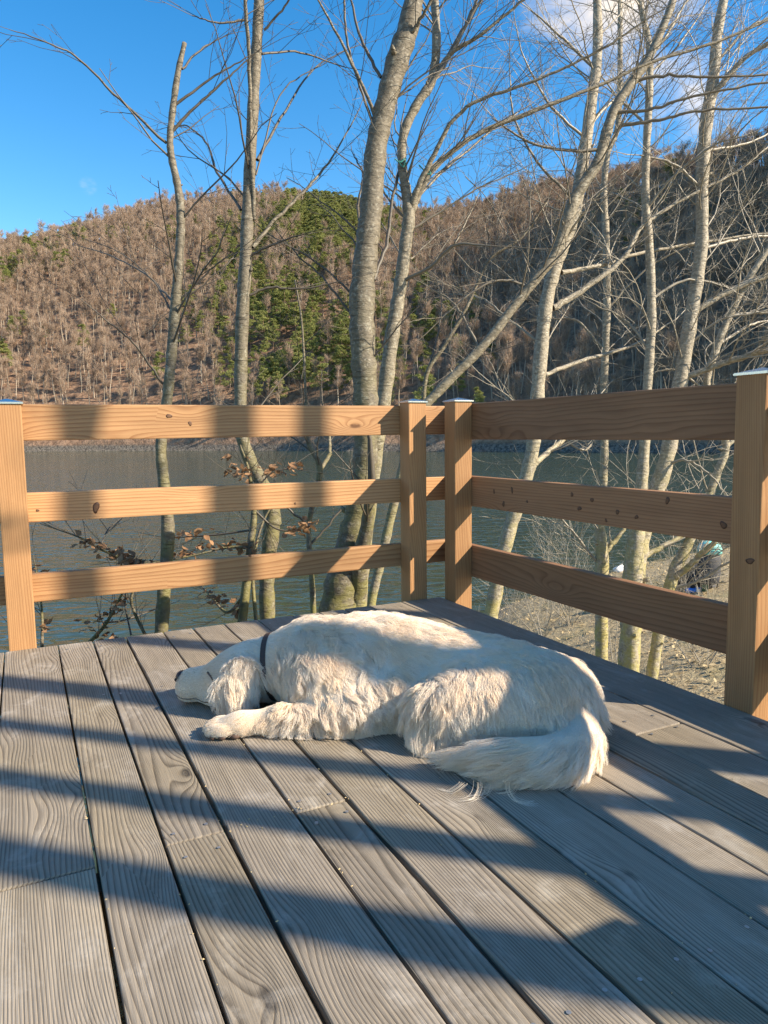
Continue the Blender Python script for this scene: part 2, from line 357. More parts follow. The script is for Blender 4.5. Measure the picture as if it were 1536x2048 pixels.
# ------------------------------------------------------------------ lake, bank and far hills
ZW = -3.2
def fbm2(x, y, seed=0, oct=4, sc=1.0):
    r = np.random.default_rng(seed); o = np.zeros(np.broadcast(x, y).shape); a = 1.0
    for k in range(oct):
        for _ in range(3):
            t = r.uniform(0, 6.28); ph = r.uniform(0, 6.28); f = sc*(2**k)*r.uniform(.7, 1.3)
            o = o + a*np.sin(f*(x*math.cos(t)+y*math.sin(t))+ph)/3
        a *= .5
    return o
SHORE = np.array([(60, 10), (30, 14), (19.1, 15.6), (14.9, 15.4), (11.8, 14.4), (9.05, 13.3), (6.5, 11), (4, 7.6), (1.5, 6.2), (-2, 5.6), (-9, 5.5), (-30, 7), (-60, 10)], float)
def shore_dist(x, y):
    x = np.asarray(x, float); y = np.asarray(y, float); best = np.full(x.shape, 1e9); sg = np.ones(x.shape)
    for a, b in zip(SHORE[:-1], SHORE[1:]):
        d = b-a; t = np.clip(((x-a[0])*d[0]+(y-a[1])*d[1])/(d@d), 0, 1)
        dx = x-(a[0]+t*d[0]); dy = y-(a[1]+t*d[1]); q = np.hypot(dx, dy)
        cr = d[0]*dy-d[1]*dx
        u = q < best; best = np.where(u, q, best); sg = np.where(u, np.sign(cr), sg)
    return best*sg                                           # positive on land (left of the polyline direction)
def bank_z(x, y):
    s = shore_dist(x, y)
    z = np.where(s > 0, ZW+2.35*(1-np.exp(-np.maximum(s, 0)*.36/2.35*1.25)), ZW+s*.35)
    inside = np.clip((XD-.15-x)/.5, 0, 1)*np.clip((YD-.25-y)/.6, 0, 1); z = np.maximum(z, -3.3+inside*2.75)
    return z+.05*fbm2(x, y, 3, 4, 1.1)*np.clip(s*.5+.5, .1, 1)
def bank_hit(px, py):
    d = FWD+RGT*(px-768)/FOC+UPV*(1024-py)/FOC
    for t in np.arange(3, 60, .05):
        P = CAM+d*t
        if P[2] < float(bank_z(P[0], P[1])): return P
    return None
def ground_mat():
    m, h, b, out = new_mat('leaf_litter_ground')
    g = h.n('ShaderNodeNewGeometry'); P = g.outputs['Position']
    n1 = h.noise(P, 1.2, 5, 0.6); n2 = h.noise(P, 26, 4, 0.7); n3 = h.noise(P, 7, 4, .6)
    c = h.mix(h.step(n2, .35, .68), (0.22, 0.165, 0.095, 1), (0.50, 0.40, 0.24, 1))
    c = h.mix(h.step(n3, .55, .7), c, (0.15, 0.11, 0.07, 1))
    c = h.mix(h.math('MULTIPLY', h.step(n1, .52, .68), .35), c, (0.17, 0.17, 0.07, 1))
    sz = h.n('ShaderNodeSeparateXYZ'); h.L(P, sz.inputs[0])
    c = h.mix(h.step(sz.outputs[2], -2.75, -3.15), c, (0.15, 0.125, 0.10, 1))
    h.L(c, b.inputs['Base Color']); b.inputs['Roughness'].default_value = .9
    bp = h.n('ShaderNodeBump'); bp.inputs['Strength'].default_value = .9; bp.inputs['Distance'].default_value = .04; h.L(n2, bp.inputs['Height']); h.L(bp.outputs[0], b.inputs['Normal'])
    return m
xs = np.arange(-40, 60.1, .5); ys = np.arange(-40, 30.1, .5)
X, Y = np.meshgrid(xs, ys, indexing='ij'); Z = bank_z(X, Y)
def grid_mesh(name, X, Y, Z, mat):
    n0, n1 = X.shape; me = bpy.data.meshes.new(name)
    V = np.stack([X, Y, Z], -1).reshape(-1, 3)
    i = np.arange(n0*n1).reshape(n0, n1)
    Q = np.stack([i[:-1, :-1], i[1:, :-1], i[1:, 1:], i[:-1, 1:]], -1).reshape(-1, 4)
    me.from_pydata(V, [], Q.tolist()); me.materials.append(mat)
    me.polygons.foreach_set('use_smooth', [True]*len(me.polygons)); me.update(); return me
tag(link('bank_ground', grid_mesh('bank_ground', X, Y, Z, ground_mat())), 'sloping lake bank covered with dry grass and leaf litter', None, None, 'structure')

def water_mat():
    m, h, b, out = new_mat('lake_water')
    g = h.n('ShaderNodeNewGeometry'); P = g.outputs['Position']
    b.inputs['Base Color'].default_value = (0.036, 0.052, 0.032, 1); b.inputs['Roughness'].default_value = 0.06; b.inputs['IOR'].default_value = 1.333
    cu = h.n('ShaderNodeCombineXYZ'); h.L(h.vmath('DOT_PRODUCT', P, (RH[0]*.55, RH[1]*.55, 0)), cu.inputs[0]); h.L(h.vmath('DOT_PRODUCT', P, (FH[0], FH[1], 0)), cu.inputs[1])
    w1 = h.noise(cu.outputs[0], 2.4, 2, .5, .6); w2 = h.noise(cu.outputs[0], .5, 2, .5)
    patch = h.step(h.noise(P, .02, 2), .35, .65)
    hh = h.math('ADD', w1, h.math('MULTIPLY', w2, 1.2))
    bp = h.n('ShaderNodeBump'); bp.inputs['Distance'].default_value = .20
    h.L(h.math('ADD', .55, h.math('MULTIPLY', patch, .35)), bp.inputs['Strength'])
    h.L(hh, bp.inputs['Height']); h.L(bp.outputs[0], b.inputs['Normal'])
    return m
wm = MB(); wm.add([(-1500, -1500, ZW), (1500, -1500, ZW), (1500, 1500, ZW), (-1500, 1500, ZW)], [(0, 1, 2, 3)])
tag(wm.build('lake_water', water_mat()), 'green-blue rippled lake reflecting hill and sky', None, None, 'structure')

RIDGE = [(-400, 515), (0, 476), (100, 460), (250, 424), (350, 408), (450, 398), (520, 390), (600, 386), (680, 393), (760, 412), (850, 424), (900, 418), (1000, 398), (1100, 368), (1200, 348), (1300, 328), (1400, 312), (1536, 278), (1700, 220)]
def px_theta(x): return math.atan((x-768)/FOC)
th_r = [px_theta(x) for x, _ in RIDGE]; el_r = [((868.5-.0116*(x-768))-y)/FOC*math.cos(px_theta(x)) for x, y in RIDGE]
th_r = [-1.3, -.8]+th_r+[.8, 1.0, 1.15, 1.3]; el_r = [.16, .2]+el_r+[.64, .72, .64, .40]
def R0(t): return np.interp(t, [-1.3, -.49, -.25, 0, .25, .49, .8, 1.3], [330, 252, 212, 172, 154, 146, 140, 140])
def R1(t): return np.interp(t, [-1.3, -.49, -.25, 0, .08, .25, .49, .8, 1.3], [560, 480, 460, 430, 420, 350, 320, 310, 290])
TREE_H = 17.0
def far_z(t, r):
    r0 = R0(t); r1 = R1(t); H = np.interp(t, th_r, el_r)*r1-TREE_H+CAMH
    u = (r-r0)/(r1-r0)
    p = np.where(u < 0, u*.5, np.where(u < 1, 1-(1-np.clip(u, 0, 1))**1.25, 1.0-.12*(u-1)))
    bankz = 1.7*np.clip((r-r0)/3.0, 0, 1)
    x = r*np.sin(t+YAW); y = r*np.cos(t+YAW)
    nz = 3.2*fbm2(x, y, 11, 4, .035)*np.clip((r-r0)/40, 0, 1)
    return ZW+bankz+(H-ZW-1.7)*p+nz
ts = np.linspace(-1.3, 1.3, 420); us = np.linspace(-.06, 1.5, 190)
T_, U_ = np.meshgrid(ts, us, indexing='ij'); RR = R0(T_)+(R1(T_)-R0(T_))*U_
ZZ = far_z(T_, RR)
def hill_mat():
    m, h, b, out = new_mat('forest_floor')
    g = h.n('ShaderNodeNewGeometry'); P = g.outputs['Position']
    n1 = h.noise(P, .05, 5, .6); n2 = h.noise(P, .6, 5, .7); n3 = h.noise(P, 1.8, 3, .7)
    c = h.mix(h.step(n2, .35, .65), (0.15, 0.082, 0.048, 1), (0.33, 0.20, 0.125, 1))
    c = h.mix(h.math('MULTIPLY', h.step(n1, .5, .7), .6), c, (0.15, 0.11, 0.075, 1))
    sz = h.n('ShaderNodeSeparateXYZ'); h.L(P, sz.inputs[0])
    rock = h.step(sz.outputs[2], -1.0, -1.9)
    c = h.mix(rock, c, h.mix(h.step(n3, .35, .65), (0.05, 0.04, 0.032, 1), (0.19, 0.16, 0.125, 1)))
    h.L(c, b.inputs['Base Color']); b.inputs['Roughness'].default_value = .95
    bp = h.n('ShaderNodeBump'); bp.inputs['Strength'].default_value = 1; bp.inputs['Distance'].default_value = .6; h.L(n2, bp.inputs['Height']); h.L(bp.outputs[0], b.inputs['Normal'])
    return m
tag(link('hill_terrain', grid_mesh('hill_terrain', RR*np.sin(T_+YAW), RR*np.cos(T_+YAW), ZZ, hill_mat())), 'wooded hillside with russet leaf litter across the lake', None, None, 'structure')
# ------------------------------------------------------------------ forest on the far hills
def leafmat(name, c0, c1, sc=.35, trans=0.0, rough=.8):
    m, h, b, out = new_mat(name)
    g = h.n('ShaderNodeNewGeometry'); oi = h.n('ShaderNodeObjectInfo')
    n = h.noise(g.outputs['Position'], sc, 3, .6)
    f = h.math('ADD', h.math('MULTIPLY', n, .7), h.math('MULTIPLY', oi.outputs['Random'], .5), clamp=True)
    c = h.mix(f, (*c0, 1), (*c1, 1)); h.L(c, b.inputs['Base Color']); b.inputs['Roughness'].default_value = rough; b.inputs['Specular IOR Level'].default_value = .15
    if trans:
        tr = h.n('ShaderNodeBsdfTranslucent'); h.L(c, tr.inputs[0]); mx = h.n('ShaderNodeMixShader'); mx.inputs[0].default_value = trans
        h.L(b.outputs[0], mx.inputs[1]); h.L(tr.outputs[0], mx.inputs[2]); h.L(mx.outputs[0], out.inputs[0])
    return m
M['far_twig'] = leafmat('bare_crown', (0.24, 0.16, 0.112), (0.42, 0.31, 0.23), .08, .15)
M['far_trunk'] = leafmat('pale_far_trunk', (0.19, 0.15, 0.11), (0.46, 0.39, 0.31), .3)
M['needles'] = leafmat('pine_needles', (0.11, 0.14, 0.04), (0.31, 0.315, 0.11), .25, .2)
M['pine_trunk'] = leafmat('pine_bark', (0.20, 0.12, 0.08), (0.34, 0.24, 0.17), .3)

def rand_dirs(n, r):
    v = r.normal(size=(n, 3)); return v/np.linalg.norm(v, axis=1)[:, None]
def bare_proto(seed, H=17.0):
    r = np.random.default_rng(seed); tr = MB(); cr = MB()
    lean = r.normal(0, .04, 2); rad_c = r.uniform(1.7, 3.0); low = r.uniform(.34, .5)
    zs = np.linspace(-1.0, H*.85, 8)
    pts = np.c_[lean[0]*zs+.2*np.sin(zs*.5+r.uniform(0, 6)), lean[1]*zs+.2*np.sin(zs*.43+r.uniform(0, 6)), zs]
    tr.tube(pts, np.linspace(r.uniform(.15, .24), .05, 8), 5)
    for k in range(18):
        z0 = H*r.uniform(low, .84); az = r.uniform(0, 6.28); L = r.uniform(1.6, 3.6)*(1.2-.6*(z0/H))*rad_c/2.4
        b0 = np.array([np.interp(z0, zs, pts[:, 0]), np.interp(z0, zs, pts[:, 1]), z0])
        up = r.uniform(.7, 1.6); d = np.array([math.cos(az), math.sin(az), up]); d /= np.linalg.norm(d)
        q = b0+np.outer(np.linspace(0, L, 4), d)+np.c_[np.zeros(4), np.zeros(4), np.linspace(0, .5, 4)**2]
        cr.tube(q, np.linspace(.06, .02, 4), 3, cap=False)
        n = 52; f = r.uniform(.2, 1.05, n)[:, None]; c = b0+d*L*f+r.normal(0, .32*rad_c/2.4, (n, 3))
        dd = d*.5+rand_dirs(n, r)*.6+np.array([0, 0, .55]); dd /= np.linalg.norm(dd, axis=1)[:, None]
        s = np.cross(dd, rand_dirs(n, r)); s /= np.linalg.norm(s, axis=1)[:, None]
        Lq = r.uniform(.5, 1.7, n)[:, None]; wd = r.uniform(.016, .042, n)[:, None]
        cr.addquads(np.stack([c-s*wd, c+s*wd, c+dd*Lq], 1).reshape(-1, 3), 3)
    return tr.mesh('trunk', M['far_trunk'], True), cr.mesh('crown', M['far_twig'])
def pine_proto(seed, H=17.0):
    r = np.random.default_rng(seed); tr = MB(); cr = MB()
    zs = np.linspace(-1, H*.93, 7); lean = r.normal(0, .03, 2)
    pts = np.c_[lean[0]*zs, lean[1]*zs, zs]; tr.tube(pts, np.linspace(.19, .05, 7), 5)
    lob = []
    for k in range(40):
        f = r.uniform(0, 1)**.8; z = H*(.36+.62*f); az = r.uniform(0, 6.28); ext = (3.3*(1-f)**.7+.6)*r.uniform(.55, 1.1)
        lob.append((math.cos(az)*ext, math.sin(az)*ext, z+ext*.12, .8+.8*(1-f)*r.uniform(.6, 1.1)))
    lob.append((0, 0, H*.97, .6))
    for (x, y, z, R_) in lob:
        n = int(62*R_)+16; u = rand_dirs(n, r); c = np.array([x+lean[0]*z, y+lean[1]*z, z])+u*np.array([R_, R_, R_*.45])*r.uniform(.4, 1, n)[:, None]
        a = rand_dirs(n, r)+u*.6+np.array([0, 0, .5]); a /= np.linalg.norm(a, axis=1)[:, None]
        b = np.cross(a, rand_dirs(n, r)); b /= np.linalg.norm(b, axis=1)[:, None]
        L = r.uniform(.28, .55, n)[:, None]; W = r.uniform(.05, .12, n)[:, None]
        cr.addquads(np.stack([c-a*L*.5-b*W, c-a*L*.5+b*W, c+a*L*.5+b*W*.4, c+a*L*.5-b*W*.4], 1).reshape(-1, 3), 4)
        cr.tube([(lean[0]*z, lean[1]*z, z-.3), (x, y, z)], [.05, .02], 3, cap=False)
    return tr.mesh('trunk', M['pine_trunk'], True), cr.mesh('crown', M['needles'])
BARE = [bare_proto(100+i, 13+i*.9) for i in range(8)]
PINE = [pine_proto(200+i, 14.5+i*1.0) for i in range(4)]

# where trees stand on the hill
fr_ = np.random.default_rng(5); spots = []
for r in np.arange(146, 520, 3.5):
    nth = int(2*.78*r/3.5)
    for t in np.linspace(-.62, .94, nth):
        tt = t+fr_.uniform(-.5, .5)*3.5/r; rr = r+fr_.uniform(-2.3, 2.3)
        if rr < R0(tt)+6 or rr > R1(tt)+16: continue
        u = (rr-R0(tt))/(R1(tt)-R0(tt))
        # thin out: open high wood low on the slope, dense above
        if fr_.uniform() > (max(.45, .95*min(1, max(0, tt-.02)*8))+.65*min(1, u*1.8)): continue
        spots.append((tt, rr, u))
spots = np.array(spots)
SX = spots[:, 1]*np.sin(spots[:, 0]+YAW); SY = spots[:, 1]*np.cos(spots[:, 0]+YAW); SZ = far_z(spots[:, 0], spots[:, 1])
blot = fbm2(SX, SY, 21, 3, .05)
def pine_chance(px, py, b):
    p = 0.0
    # a belt of pines from the ridge down to the shore in the middle, a few to the left
    top = math.exp(-((px-670)/135)**2)*math.exp(-((py-420)/75)**2)*.95
    mid = math.exp(-((px-(560+(py-600)*.25))/150)**2)*math.exp(-((py-660)/160)**2)*.85
    lft = math.exp(-((px-40)/90)**2)*math.exp(-((py-520)/70)**2)*.7 + math.exp(-((px-10)/40)**2)*math.exp(-((py-700)/60)**2)*.7
    edge = math.exp(-((px-150)/140)**2)*math.exp(-((py-470)/25)**2)*.35
    sec = math.exp(-((px-850)/90)**2)*math.exp(-((py-690)/110)**2)*.45
    return top+mid+lft*.45+edge*.3+sec*.8-.02+b*.10
kinds = []
for i in range(len(spots)):
    px, py, z = to_px((SX[i], SY[i], SZ[i]+7))
    c = pine_chance(px, py, blot[i]) if abs(px-768) < 2000 else .05
    kinds.append(1 if fr_.uniform() < c*1.15 else 0)
kinds = np.array(kinds)
inframe = np.array([0 < to_px((SX[i], SY[i], SZ[i]+8))[0] < 1536 for i in range(len(spots))])
scal = np.where(kinds == 1, fr_.uniform(.5, .88, len(spots)), fr_.uniform(.48, 1.06, len(spots))); rotz = fr_.uniform(0, 6.28, len(spots))
single = np.zeros(len(spots), bool)
for k in (0, 1):
    idx = np.where((kinds == k) & inframe)[0]; idx = idx[np.argsort(spots[idx, 1]-R0(spots[idx, 0])*.9)][:300]; single[idx] = True
NAMES = ('bare_tree', 'pine_tree')
def side(px, sp):
    return None
for i in np.where(single)[0]:
    k = kinds[i]; protos = (BARE, PINE)[k]; a, b = protos[i % len(protos)]
    o = empty(NAMES[k], (SX[i], SY[i], SZ[i]-.2)); o.rotation_euler = (0, 0, rotz[i]); o.scale = (scal[i],)*3
    link('trunk', a, o); link('crown', b, o)
    if k == 0: tag(o, 'leafless brown tree in the wood on the far lake shore', 'tree', 'bare trees on the far hillside')
    else: tag(o, 'green pine standing among bare trees on the far hillside', 'tree', 'pines on the far hillside')
def forest_stuff(name, sel, protos, label):
    col = bpy.data.collections.new(name+'_kinds')
    for j, (a, b) in enumerate(protos):
        bm = bmesh.new(); bm.from_mesh(a); nb = len(bm.faces); bm.from_mesh(b)
        me = bpy.data.meshes.new('tree'); 
        bm.faces.ensure_lookup_table()
        for fi in range(nb, len(bm.faces)): bm.faces[fi].material_index = 1
        bm.to_mesh(me); bm.free(); me.materials.append(a.materials[0]); me.materials.append(b.materials[0])
        col.objects.link(bpy.data.objects.new(f'tree_kind{j}', me))
    me = bpy.data.meshes.new(name); me.from_pydata(np.c_[SX[sel], SY[sel], SZ[sel]-.2].tolist(), [], [])
    at_ = me.attributes.new('rz', 'FLOAT', 'POINT'); at_.data.foreach_set('value', rotz[sel])
    at_ = me.attributes.new('sc', 'FLOAT', 'POINT'); at_.data.foreach_set('value', scal[sel])
    o = link(name, me); tag(o, label, None, None, 'stuff')
    ng = bpy.data.node_groups.new(name, 'GeometryNodeTree')
    ng.interface.new_socket('Geometry', in_out='INPUT', socket_type='NodeSocketGeometry'); ng.interface.new_socket('Geometry', in_out='OUTPUT', socket_type='NodeSocketGeometry')
    N = ng.nodes; gi = N.new('NodeGroupInput'); go = N.new('NodeGroupOutput')
    ci = N.new('GeometryNodeCollectionInfo'); ci.inputs[0].default_value = col; ci.inputs['Separate Children'].default_value = True; ci.inputs['Reset Children'].default_value = True
    ip = N.new('GeometryNodeInstanceOnPoints'); ip.inputs['Pick Instance'].default_value = True
    r1 = N.new('GeometryNodeInputNamedAttribute'); r1.data_type = 'FLOAT'; r1.inputs[0].default_value = 'rz'
    s1 = N.new('GeometryNodeInputNamedAttribute'); s1.data_type = 'FLOAT'; s1.inputs[0].default_value = 'sc'
    cx = N.new('ShaderNodeCombineXYZ'); ng.links.new(r1.outputs['Attribute'], cx.inputs[2])
    ng.links.new(gi.outputs[0], ip.inputs['Points']); ng.links.new(ci.outputs[0], ip.inputs['Instance'])
    ng.links.new(cx.outputs[0], ip.inputs['Rotation']); ng.links.new(s1.outputs['Attribute'], ip.inputs['Scale'])
    ng.links.new(ip.outputs[0], go.inputs[0])
    md = o.modifiers.new('trees', 'NODES'); md.node_group = ng
    return o
rest = np.where(~single & (kinds == 0))[0]; forest_stuff('bare_forest', rest, BARE, 'bare brown winter wood covering the upper far hillsides')
restp = np.where(~single & (kinds == 1))[0]
if len(restp): forest_stuff('pine_forest', restp, PINE, 'dark pines scattered through the upper far wood')
print('forest', len(spots), single.sum(), kinds.sum())
# ------------------------------------------------------------------ bare trees beside the deck
def spline(P, n):
    """smooth curve through the rows of P (Catmull-Rom), n points"""
    P = np.asarray(P, float)
    if len(P) == 2: P = np.array([P[0], (P[0]+P[1])/2, P[1]])
    E = np.vstack([2*P[0]-P[1], P, 2*P[-1]-P[-2]]); m = len(P)-1
    s = np.linspace(0, m-1e-9, n); i = s.astype(int); t = (s-i)[:, None]
    a, b, c, d = E[i], E[i+1], E[i+2], E[i+3]
    return .5*((2*b)+(-a+c)*t+(2*a-5*b+4*c-d)*t**2+(-a+3*b-3*c+d)*t**3)
tw_r = np.random.default_rng(77)
def unit(v): return v/(np.linalg.norm(v)+1e-12)
def grow(mb, p, d, L, r0, lvl, r=tw_r, up=.10, spread=.75, nkid=None, wig=.16):
    """a twig with side twigs, down to lvl 0"""
    n = max(4, int(L/.09)); n = min(n, 12); step = L/(n-1)
    pts = [p]; d = unit(d)
    for i in range(n-1):
        d = unit(d+r.normal(0, wig, 3)*(.5+.5*i/n)+np.array([0, 0, up*.25])); pts.append(pts[-1]+d*step)
    pts = np.array(pts); mb.tube(pts, np.linspace(r0, max(r0*.3, .0011), n), 3 if r0 < .006 else 5, cap=False)
    if lvl <= 0: return
    kids = nkid if nkid is not None else max(2, int(L/.17))
    for k in range(kids):
        f = (k+.6+r.uniform(-.3, .3))/kids*.93+.05; i = min(n-2, int(f*(n-1))); q = pts[i]+(pts[i+1]-pts[i])*(f*(n-1)-i)
        dd = unit(pts[i+1]-pts[i]); s = unit(np.cross(dd, r.normal(size=3)))
        # twigs spread mostly in a flat fan
        s[2] *= .6
        nd = unit(dd*r.uniform(.55, 1.0)+s*spread)
        grow(mb, q, nd, L*r.uniform(.28, .52)*(1.15-.55*f), max(r0*.48*(1-.4*f), .0013), lvl-1, r, up, spread)
def curve3(spec, depth, dd=0.0, jit=.0, n=None):
    s = np.asarray(spec, float); m = len(s); n = n or max(8, m*5)
    c = spline(s, n); f = np.linspace(0, 1, n)
    dep = depth+dd*f
    pts = np.array([at(x, y, z) for (x, y, w_), z in zip(c, dep)])
    rad = np.maximum(c[:, 2], .8)/2*dep/FOC
    return pts, rad
def near_tree(label, depth, trunk, branches=(), pale=False, twig=1.0, seed=0, root=.0, td=0.0):
    """trunk and main limbs follow given lines; side twigs are grown along them"""
    r = np.random.default_rng(seed+400)
    pts, rad = curve3(trunk, depth, td)
    # carry the trunk on down to the ground
    b = pts[0]; gz = float(bank_z(b[0], b[1]))-.15
    if b[2] > gz+.05:
        dirn = unit(pts[0]-pts[3]); k = 5; ext = [b+np.array([dirn[0]*.35*(i/k)*(b[2]-gz), dirn[1]*.35*(i/k)*(b[2]-gz), -(b[2]-gz)*i/k]) for i in range(k, 0, -1)]
        pts = np.vstack([ext, pts]); rad = np.r_[rad[0]*np.linspace(1.45, 1.05, k), rad]
    rad = rad*(1+.06*np.sin(np.arange(len(rad))*1.7+seed)+.04*np.sin(np.arange(len(rad))*3.1+seed))*(.93 if pale else 1)
    root_o = empty('bare_tree', tuple(pts[0])); L0 = pts[0]
    tag(root_o, label, 'tree', 'bare trees beside the deck')
    sfx = {True: '_pale', False: '', 'mid': '_mid'}[pale]; mt = M['bark'+sfx]; tt = M['twig'+sfx]
    tm = MB(); tm.tube(pts-L0, rad, 12)
    # bark knots and stubs
    for k in range(5):
        i = r.integers(6, len(pts)-2); dr = unit(np.cross(unit(pts[i+1]-pts[i]), r.normal(size=3)))
        tm.tube(np.array([pts[i]+dr*rad[i]*.5, pts[i]+dr*rad[i]*1.25+np.array([0, 0, rad[i]*.2]), pts[i]+dr*rad[i]*1.45+np.array([0, 0, rad[i]*.4])])-L0, [rad[i]*.32, rad[i]*.2, rad[i]*.08], 6)
    to = tm.build('trunk', mt, root_o, True)
    tw = MB()
    def sprout(P, Rr, dens, lvl, lmin, lmax, f0=.25):
        n = max(1, int(len(P)*dens))
        for k in range(n):
            f = r.uniform(f0, .98); i = min(len(P)-2, int(f*(len(P)-1))); dd = unit(P[i+1]-P[i])
            s = unit(np.cross(dd, r.normal(size=3))); s[2] = abs(s[2])*.5
            grow(tw, P[i]+(P[i+1]-P[i])*r.uniform(), unit(dd*.7+s*.8)-0, r.uniform(lmin, lmax)*depth/5, min(max(Rr[i]*.30, .0022), .007), lvl, r)
    sprout(pts, rad, .16*twig, 2, .5, 1.1, .4)
    for q, B in enumerate(branches):
        dd = r.uniform(-.5, .9) if len(B) > 3 else r.uniform(-.25, .4)
        bp, br = curve3(B, depth, dd); br = np.maximum(br, .0018)
        wob = r.normal(0, .0022*depth/4, bp.shape); wob[0] = 0; bp = bp+wob
        bm_ = MB(); bm_.tube(bp-L0, br, 7 if br[0] > .008 else 5, cap=False)
        bm_.build('branch', mt if br[0]*FOC/depth > 4 else tt, root_o, True)
        sprout(bp, br, .30*twig, 2, .35, .95, .15)
        grow(tw, bp[-1], bp[-1]-bp[-3], .4*depth/5, br[-1]*.9, 1, r)
    if tw.nv:
        tw.v = [np.concatenate(tw.v)-L0]
        tag(tw.build('twigs', tt, root_o, True), None, None, None, 'stuff')
    return root_o

near_tree('slender crooked grey tree with a snapped-off top, leftmost of the near trees', 3.9,
    [(322, 1275, 27), (328, 1180, 27), (336, 1060, 26), (326, 950, 23), (322, 890, 21), (334, 800, 21), (342, 720, 20), (349, 630, 21), (355, 560, 19), (361, 470, 17), (361, 415, 17), (354, 365, 15), (343, 315, 14), (340, 275, 13), (346, 215, 13), (356, 145, 12), (369, 86, 9)],
    [[(333, 286, 6), (240, 200, 5), (160, 120, 4), (105, 90, 3), (20, 58, 1.5)], [(345, 262, 7), (400, 205, 5), (450, 160, 4), (497, 118, 2.5)],
     [(350, 210, 6), (430, 152, 4), (500, 112, 2)], [(364, 138, 5), (400, 100, 4), (445, 74, 2)], [(344, 602, 5), (300, 555, 4), (230, 515, 3), (155, 490, 1.5)],
     [(340, 618, 4), (305, 560, 3), (240, 505, 2), (170, 478, 1.5)], [(326, 768, 5), (270, 690, 4), (225, 650, 3), (150, 590, 1.5)], [(362, 600, 4), (420, 540, 3), (470, 505, 2)]], twig=.45, seed=1)
near_tree('straight slim grey tree beside the snapped one, bent at the second rail', 4.5,
    [(535, 1245, 31), (534, 1150, 31), (543, 1060, 33), (545, 1030, 33), (528, 975, 29), (502, 925, 26), (484, 870, 25), (481, 800, 25), (484, 650, 26), (491, 525, 25), (498, 370, 23), (507, 200, 22), (515, 60, 21), (522, -60, 19)],
    [[(505, 495, 9), (555, 435, 7), (615, 375, 6), (665, 315, 4), (720, 215, 2)], [(515, 320, 7), (565, 230, 5), (625, 140, 3), (690, 100, 2)], [(524, 108, 5), (600, 105, 4), (690, 135, 2)],
     [(482, 420, 6), (435, 345, 5), (415, 290, 4), (380, 255, 3), (345, 252, 2)], [(500, 590, 6), (540, 575, 5), (600, 578, 4), (690, 560, 2)], [(508, 440, 9), (503, 300, 9), (500, 175, 8), (495, 60, 8), (488, -40, 7)],
     [(500, 512, 6), (555, 485, 4), (610, 468, 2)], [(528, 60, 5), (575, 5, 4), (600, -40, 3)], [(490, 40, 5), (440, 45, 4), (385, 32, 2)], [(475, 505, 4), (440, 540, 3), (365, 605, 2)],
     [(512, 350, 4), (560, 190, 3), (640, 130, 2)]], twig=.55, seed=2)
near_tree('thickest grey-green tree, rising in the middle behind the fence corner', 4.7,
    [(672, 1240, 74), (684, 1170, 70), (702, 1090, 62), (718, 1020, 54), (728, 950, 50), (732, 880, 49), (731, 790, 49), (726, 700, 50), (724, 600, 51), (733, 500, 47), (742, 420, 45), (752, 300, 43), (764, 240, 42), (780, 175, 43), (800, 105, 46), (818, 50, 42), (838, -60, 38)],
    [[(752, 235, 9), (735, 195, 7), (698, 115, 6), (640, 5, 4), (620, -40, 3)], [(762, 155, 7), (722, 78, 6), (700, -10, 4)], [(752, 262, 6), (712, 150, 5), (692, 70, 5), (688, -30, 4)],
     [(728, 470, 6), (716, 420, 5), (726, 350, 4), (710, 315, 3)], [(706, 590, 5), (640, 530, 4), (575, 490, 3), (540, 470, 2)], [(710, 640, 5), (650, 560, 4), (600, 515, 3), (560, 470, 2)],
     [(748, 560, 8), (775, 480, 7), (785, 400, 6), (800, 330, 6), (802, 250, 4)], [(808, 90, 9), (840, 40, 7), (880, -30, 5)], [(712, 1190, 40), (720, 1120, 34), (735, 1040, 26), (745, 960, 20)]], twig=.6, seed=3)
near_tree('forked grey tree close behind the thickest trunk', 5.1,
    [(716, 1230, 34), (728, 1100, 32), (745, 960, 31), (758, 860, 31), (769, 790, 32), (783, 680, 31), (796, 600, 29), (804, 545, 28), (812, 480, 27), (818, 430, 27), (812, 380, 22), (804, 325, 20), (808, 265, 20), (836, 205, 20), (864, 160, 20), (873, 80, 19), (866, -40, 17)],
    [[(820, 428, 14), (833, 380, 12), (868, 310, 10), (903, 245, 8), (958, 200, 7), (1043, 172, 6), (1130, 135, 5), (1218, 90, 5), (1290, 40, 3)],
     [(822, 425, 14), (848, 370, 12), (878, 325, 11), (958, 268, 10), (1050, 228, 9), (1128, 198, 8), (1195, 172, 7), (1290, 130, 6), (1420, 88, 6), (1545, 38, 5)],
     [(800, 565, 8), (858, 535, 7), (913, 490, 6), (983, 492, 3)], [(906, 497, 5), (928, 450, 4), (946, 415, 3)], [(870, 150, 10), (905, 105, 9), (960, 70, 7), (1040, 5, 5), (1070, -30, 4)],
     [(838, 205, 8), (900, 110, 7), (950, 20, 6), (990, -40, 4)], [(865, 165, 7), (930, 50, 6), (965, -30, 5)], [(815, 440, 6), (790, 415, 5), (768, 385, 4)],
     [(815, 465, 5), (870, 430, 4), (950, 380, 3), (1040, 340, 2)], [(840, 390, 6), (900, 330, 5), (985, 260, 4), (1050, 215, 2)]], pale='mid', twig=1.3, seed=4)
